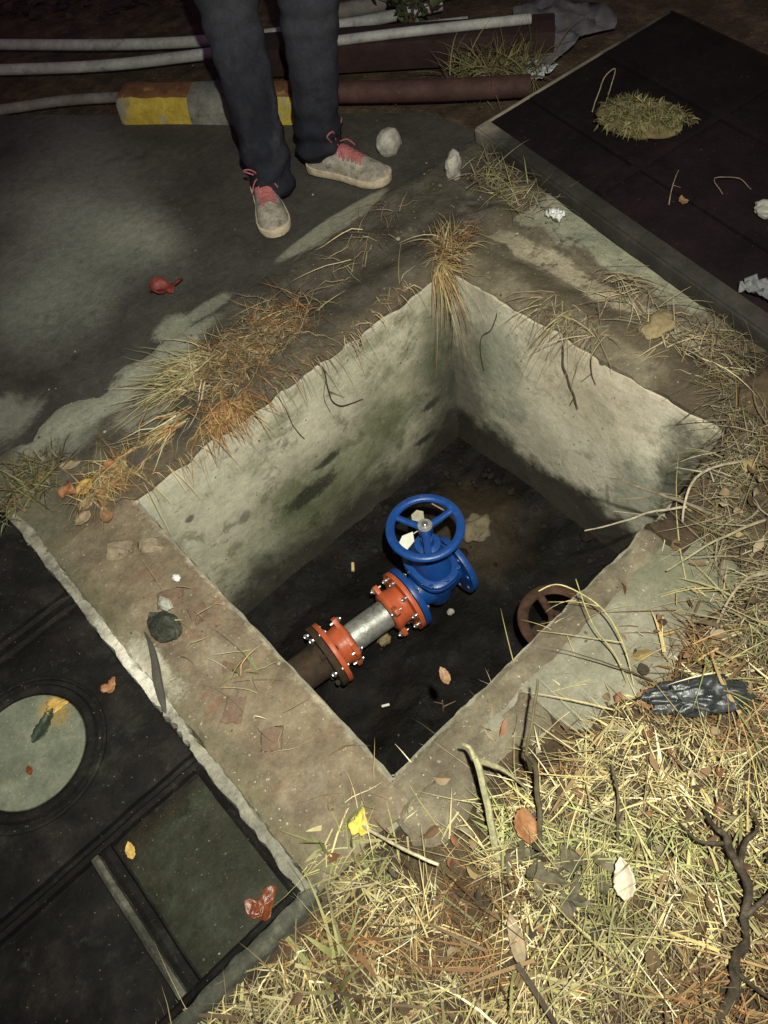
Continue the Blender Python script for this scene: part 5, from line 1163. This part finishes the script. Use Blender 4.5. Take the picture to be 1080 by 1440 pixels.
# ------------------------------------------------------------------ far end: painted kerb block, pipes, conduits, sheets, weeds
kb = empty('kerb_block', (1.24, 2.60, .0), 'yellow and grey striped concrete kerb block behind the jeans', 'kerb block')
ka = Vector((1.035, 2.845)); kd = Vector((1.50-1.035, 2.20-2.845)); kl = kd.length; kd.normalize(); kn = Vector((-kd.y, kd.x));
if kn.x+kn.y < 0: kn = -kn
def kerb_seg(t0, t1, label=None, m=m_yellow, cap=False):
    prof = [(0, 0), (.002, .045), (.008, .070), (.022, .090), (.045, .099), (.105, .100), (.130, .090), (.146, .066), (.152, 0)]; rings = []
    n = max(3, int((t1-t0)/.025))
    for i in range(n+1):
        t = t0+(t1-t0)*i/n; ring = []
        for (s, z) in prof:
            e = 1.0 if not (cap and i == 0) else .90
            w = Vector((0, 0)); b = ka+kd*(t+(.012 if cap and i == 0 else 0)+.002*N((t, s, z), 30, 2))+kn*(.075+(s-.075)*e); ring.append((b.x, b.y, z*e+.005*fbm((t*3, s*9, z*9), 6, 4, 3)*(z > 0)))
        rings.append(ring)
    V, F = loft(rings); o = fix(build('painted_band', V, F, [m, m_yellow_top if m is m_yellow else m_kerb_grey], kb, sharp=45))
    for p in o.data.polygons:
        if p.normal.z > .7: p.material_index = 1
    if label: tag(o, label)
kerb_seg(0, .295, 'yellow painted band', cap=True); kerb_seg(.296, .50, 'dark grey band', m_kerb_grey); kerb_seg(.501, .76, 'yellow painted band')
def pole(name, pts, r, m, label, cat, group=None, n=14):
    P = spline(pts, 8); o = MB().add(*tube(P, r, n)).build(name, m, base=pts[0]); return tag(o, label, cat, group)
pole('rusty_pipe', [(1.60, 2.285, .045), (1.82, 1.995, .045), (2.04, 1.735, .045)], .036, m_redpipe, 'thick red brown pipe lying right of the jeans', 'pipe')
tb = empty('timber_beam', (1.9, 2.2, 0), 'dark reddish timber beam behind the red brown pipe', 'beam')
d2 = Vector((2.25-1.55, 1.85-2.66)).normalized(); n2 = Vector((-d2.y, d2.x)); n2 = n2 if n2.x > 0 else -n2; a0 = Vector((1.55, 2.66))
V, F = quad_prism([tuple(a0), tuple(a0+d2*1.1), tuple(a0+d2*1.1+n2*.14), tuple(a0+n2*.14)], 0, .10); bevel(fix(build('beam', V, F, m_timber, tb)), .008)
G_C = 'pale conduits lying beyond the asphalt'
pole('conduit', [(.98, 3.86, .03), (1.33, 3.33, .03), (1.60, 2.99, .03), (1.86, 2.74, .03), (2.06, 2.57, .03), (2.3, 2.42, .03)], .021, m_pvc, 'white conduit farthest from the kerb block, bending away', 'conduit', G_C)
pole('conduit', [(.84, 3.70, .028), (1.20, 3.24, .028), (1.52, 2.93, .028), (1.92, 2.56, .028), (2.26, 2.24, .028)], .021, m_pvc, 'straight white conduit just behind the kerb block', 'conduit', G_C)
pole('conduit', [(1.72, 2.46, .115), (1.95, 2.24, .118), (2.26, 1.93, .12)], .017, m_pvc, 'short white conduit lying on the reddish beam', 'conduit', G_C)
pole('conduit', [(.55, 3.52, .018), (.78, 3.32, .018), (.98, 3.15, .018), (1.13, 2.97, .022)], .019, m_greypipe, 'grey conduit running up to the end of the kerb block', 'conduit', G_C)
pole('conduit', [(1.9, 2.83, .03), (2.2, 2.60, .035), (2.55, 2.38, .03)], .03, m_greypipe, 'dull grey conduit behind the white ones', 'conduit', G_C)
rag('plastic_sheet', (2.40, 1.98, .0), (.40, .34, .04), m_sheet, 'crumpled grey plastic sheet beyond the corner of the steel plate', 'plastic sheet', 8, .8)
rag('plastic_sheet', (2.18, 1.84, .0), (.12, .12, .03), flat('pale_sheet', (.42, .46, .46), .6), 'small pale blue plastic scrap at the foot of the grey sheet', 'plastic sheet', 9, .5)
tuft('weed_clump', (2.08, 1.93, .02), .07, 420, .11, .0035, np.vstack([GREEN*.55, STRAW[[3, 5, 6]]*.7]), (0, 0, 1), .7, 1.1, 'tangled weed clump at the end of the red brown pipe', cat='weeds', elong=(.08, -.10, 0), tilt0=.8)
# leafy shrub sprigs
def shrub(c, n, r, L, label, m=m_l_green):
    root = empty('leafy_shrub', c, label, 'shrub')
    mb = MB(); V = []; F = []; k0 = 0
    for s in range(7):
        a = rnd.uniform(0, 6.28); tip = Vector((c[0]+r*rnd.uniform(.4, 1)*math.cos(a), c[1]+r*rnd.uniform(.4, 1)*math.sin(a), c[2]+L*rnd.uniform(.6, 1)))
        P = spline([Vector(c), Vector(c).lerp(tip, .5)+Vector((0, 0, .04)), tip], 5); mb.add(*tube(P, [.005*(1-.7*i/(len(P)-1)) for i in range(len(P))], 5))
        for q in range(n//7):
            p = P[rnd.randrange(2, len(P))]; v, fq = leaf_shape(rnd.uniform(.03, .06), rnd.uniform(.02, .035), .6, 4, 0, q, .2)
            mx = Matrix.Translation(p+Vector((rnd.gauss(0, .02), rnd.gauss(0, .02), rnd.gauss(0, .015)))) @ Matrix.Rotation(rnd.uniform(0, 6.28), 4, 'Z') @ Matrix.Rotation(rnd.gauss(.3, .5), 4, 'Y')
            V += [tuple(mx @ Vector(t)) for t in v]; F += [tuple(t+k0 for t in qq) for qq in fq]; k0 += len(v)
    mb.build('stems', m_bark, root); build('foliage', V, F, m, root, sharp=None)
shrub((2.12, 2.42, .0), 90, .14, .20, 'small dark leafy shrub in front of the white conduits')
shrub((2.9, 2.9, .0), 160, .35, .40, 'larger dark shrub at the top right of the conduits', m_l_green)
shrub((1.7, 3.75, .0), 160, .38, .30, 'dark undergrowth shrub behind the conduits at upper left', leafmat('leaf_dusk', (.03, .026, .016), (.055, .045, .028)))
V = []; F = []; k0 = 0; C = []
for i in range(900):
    t = rnd.uniform(0, 1); s = rnd.uniform(.0, 1.6); x = 1.0+1.9*t+s*.55; y = 4.2-2.0*t+s*.55
    v, fq = leaf_shape(rnd.uniform(.03, .09), rnd.uniform(.02, .05), rnd.uniform(-.5, 1.5), 3, 0, i, rnd.uniform(-.3, .6))
    mx = Matrix.Translation((x, y, -.02+rnd.uniform(0, .04))) @ Matrix.Rotation(rnd.uniform(0, 6.28), 4, 'Z') @ Matrix.Rotation(rnd.gauss(0, .4), 4, 'X')
    V += [tuple(mx @ Vector(p)) for p in v]; F += [tuple(q+k0 for q in qq) for qq in fq]; k0 += len(v)
    C += [tuple(np.array(rnd.choice([(.05, .03, .024), (.03, .02, .017), (.065, .043, .03)])))+(1,)]*len(v)
tag(colored(build('leaf_litter', V, F, m_grass, base=(2, 3, 0)), C), 'dark fallen leaves covering the soil beyond the conduits', 'leaf litter', kind='stuff')
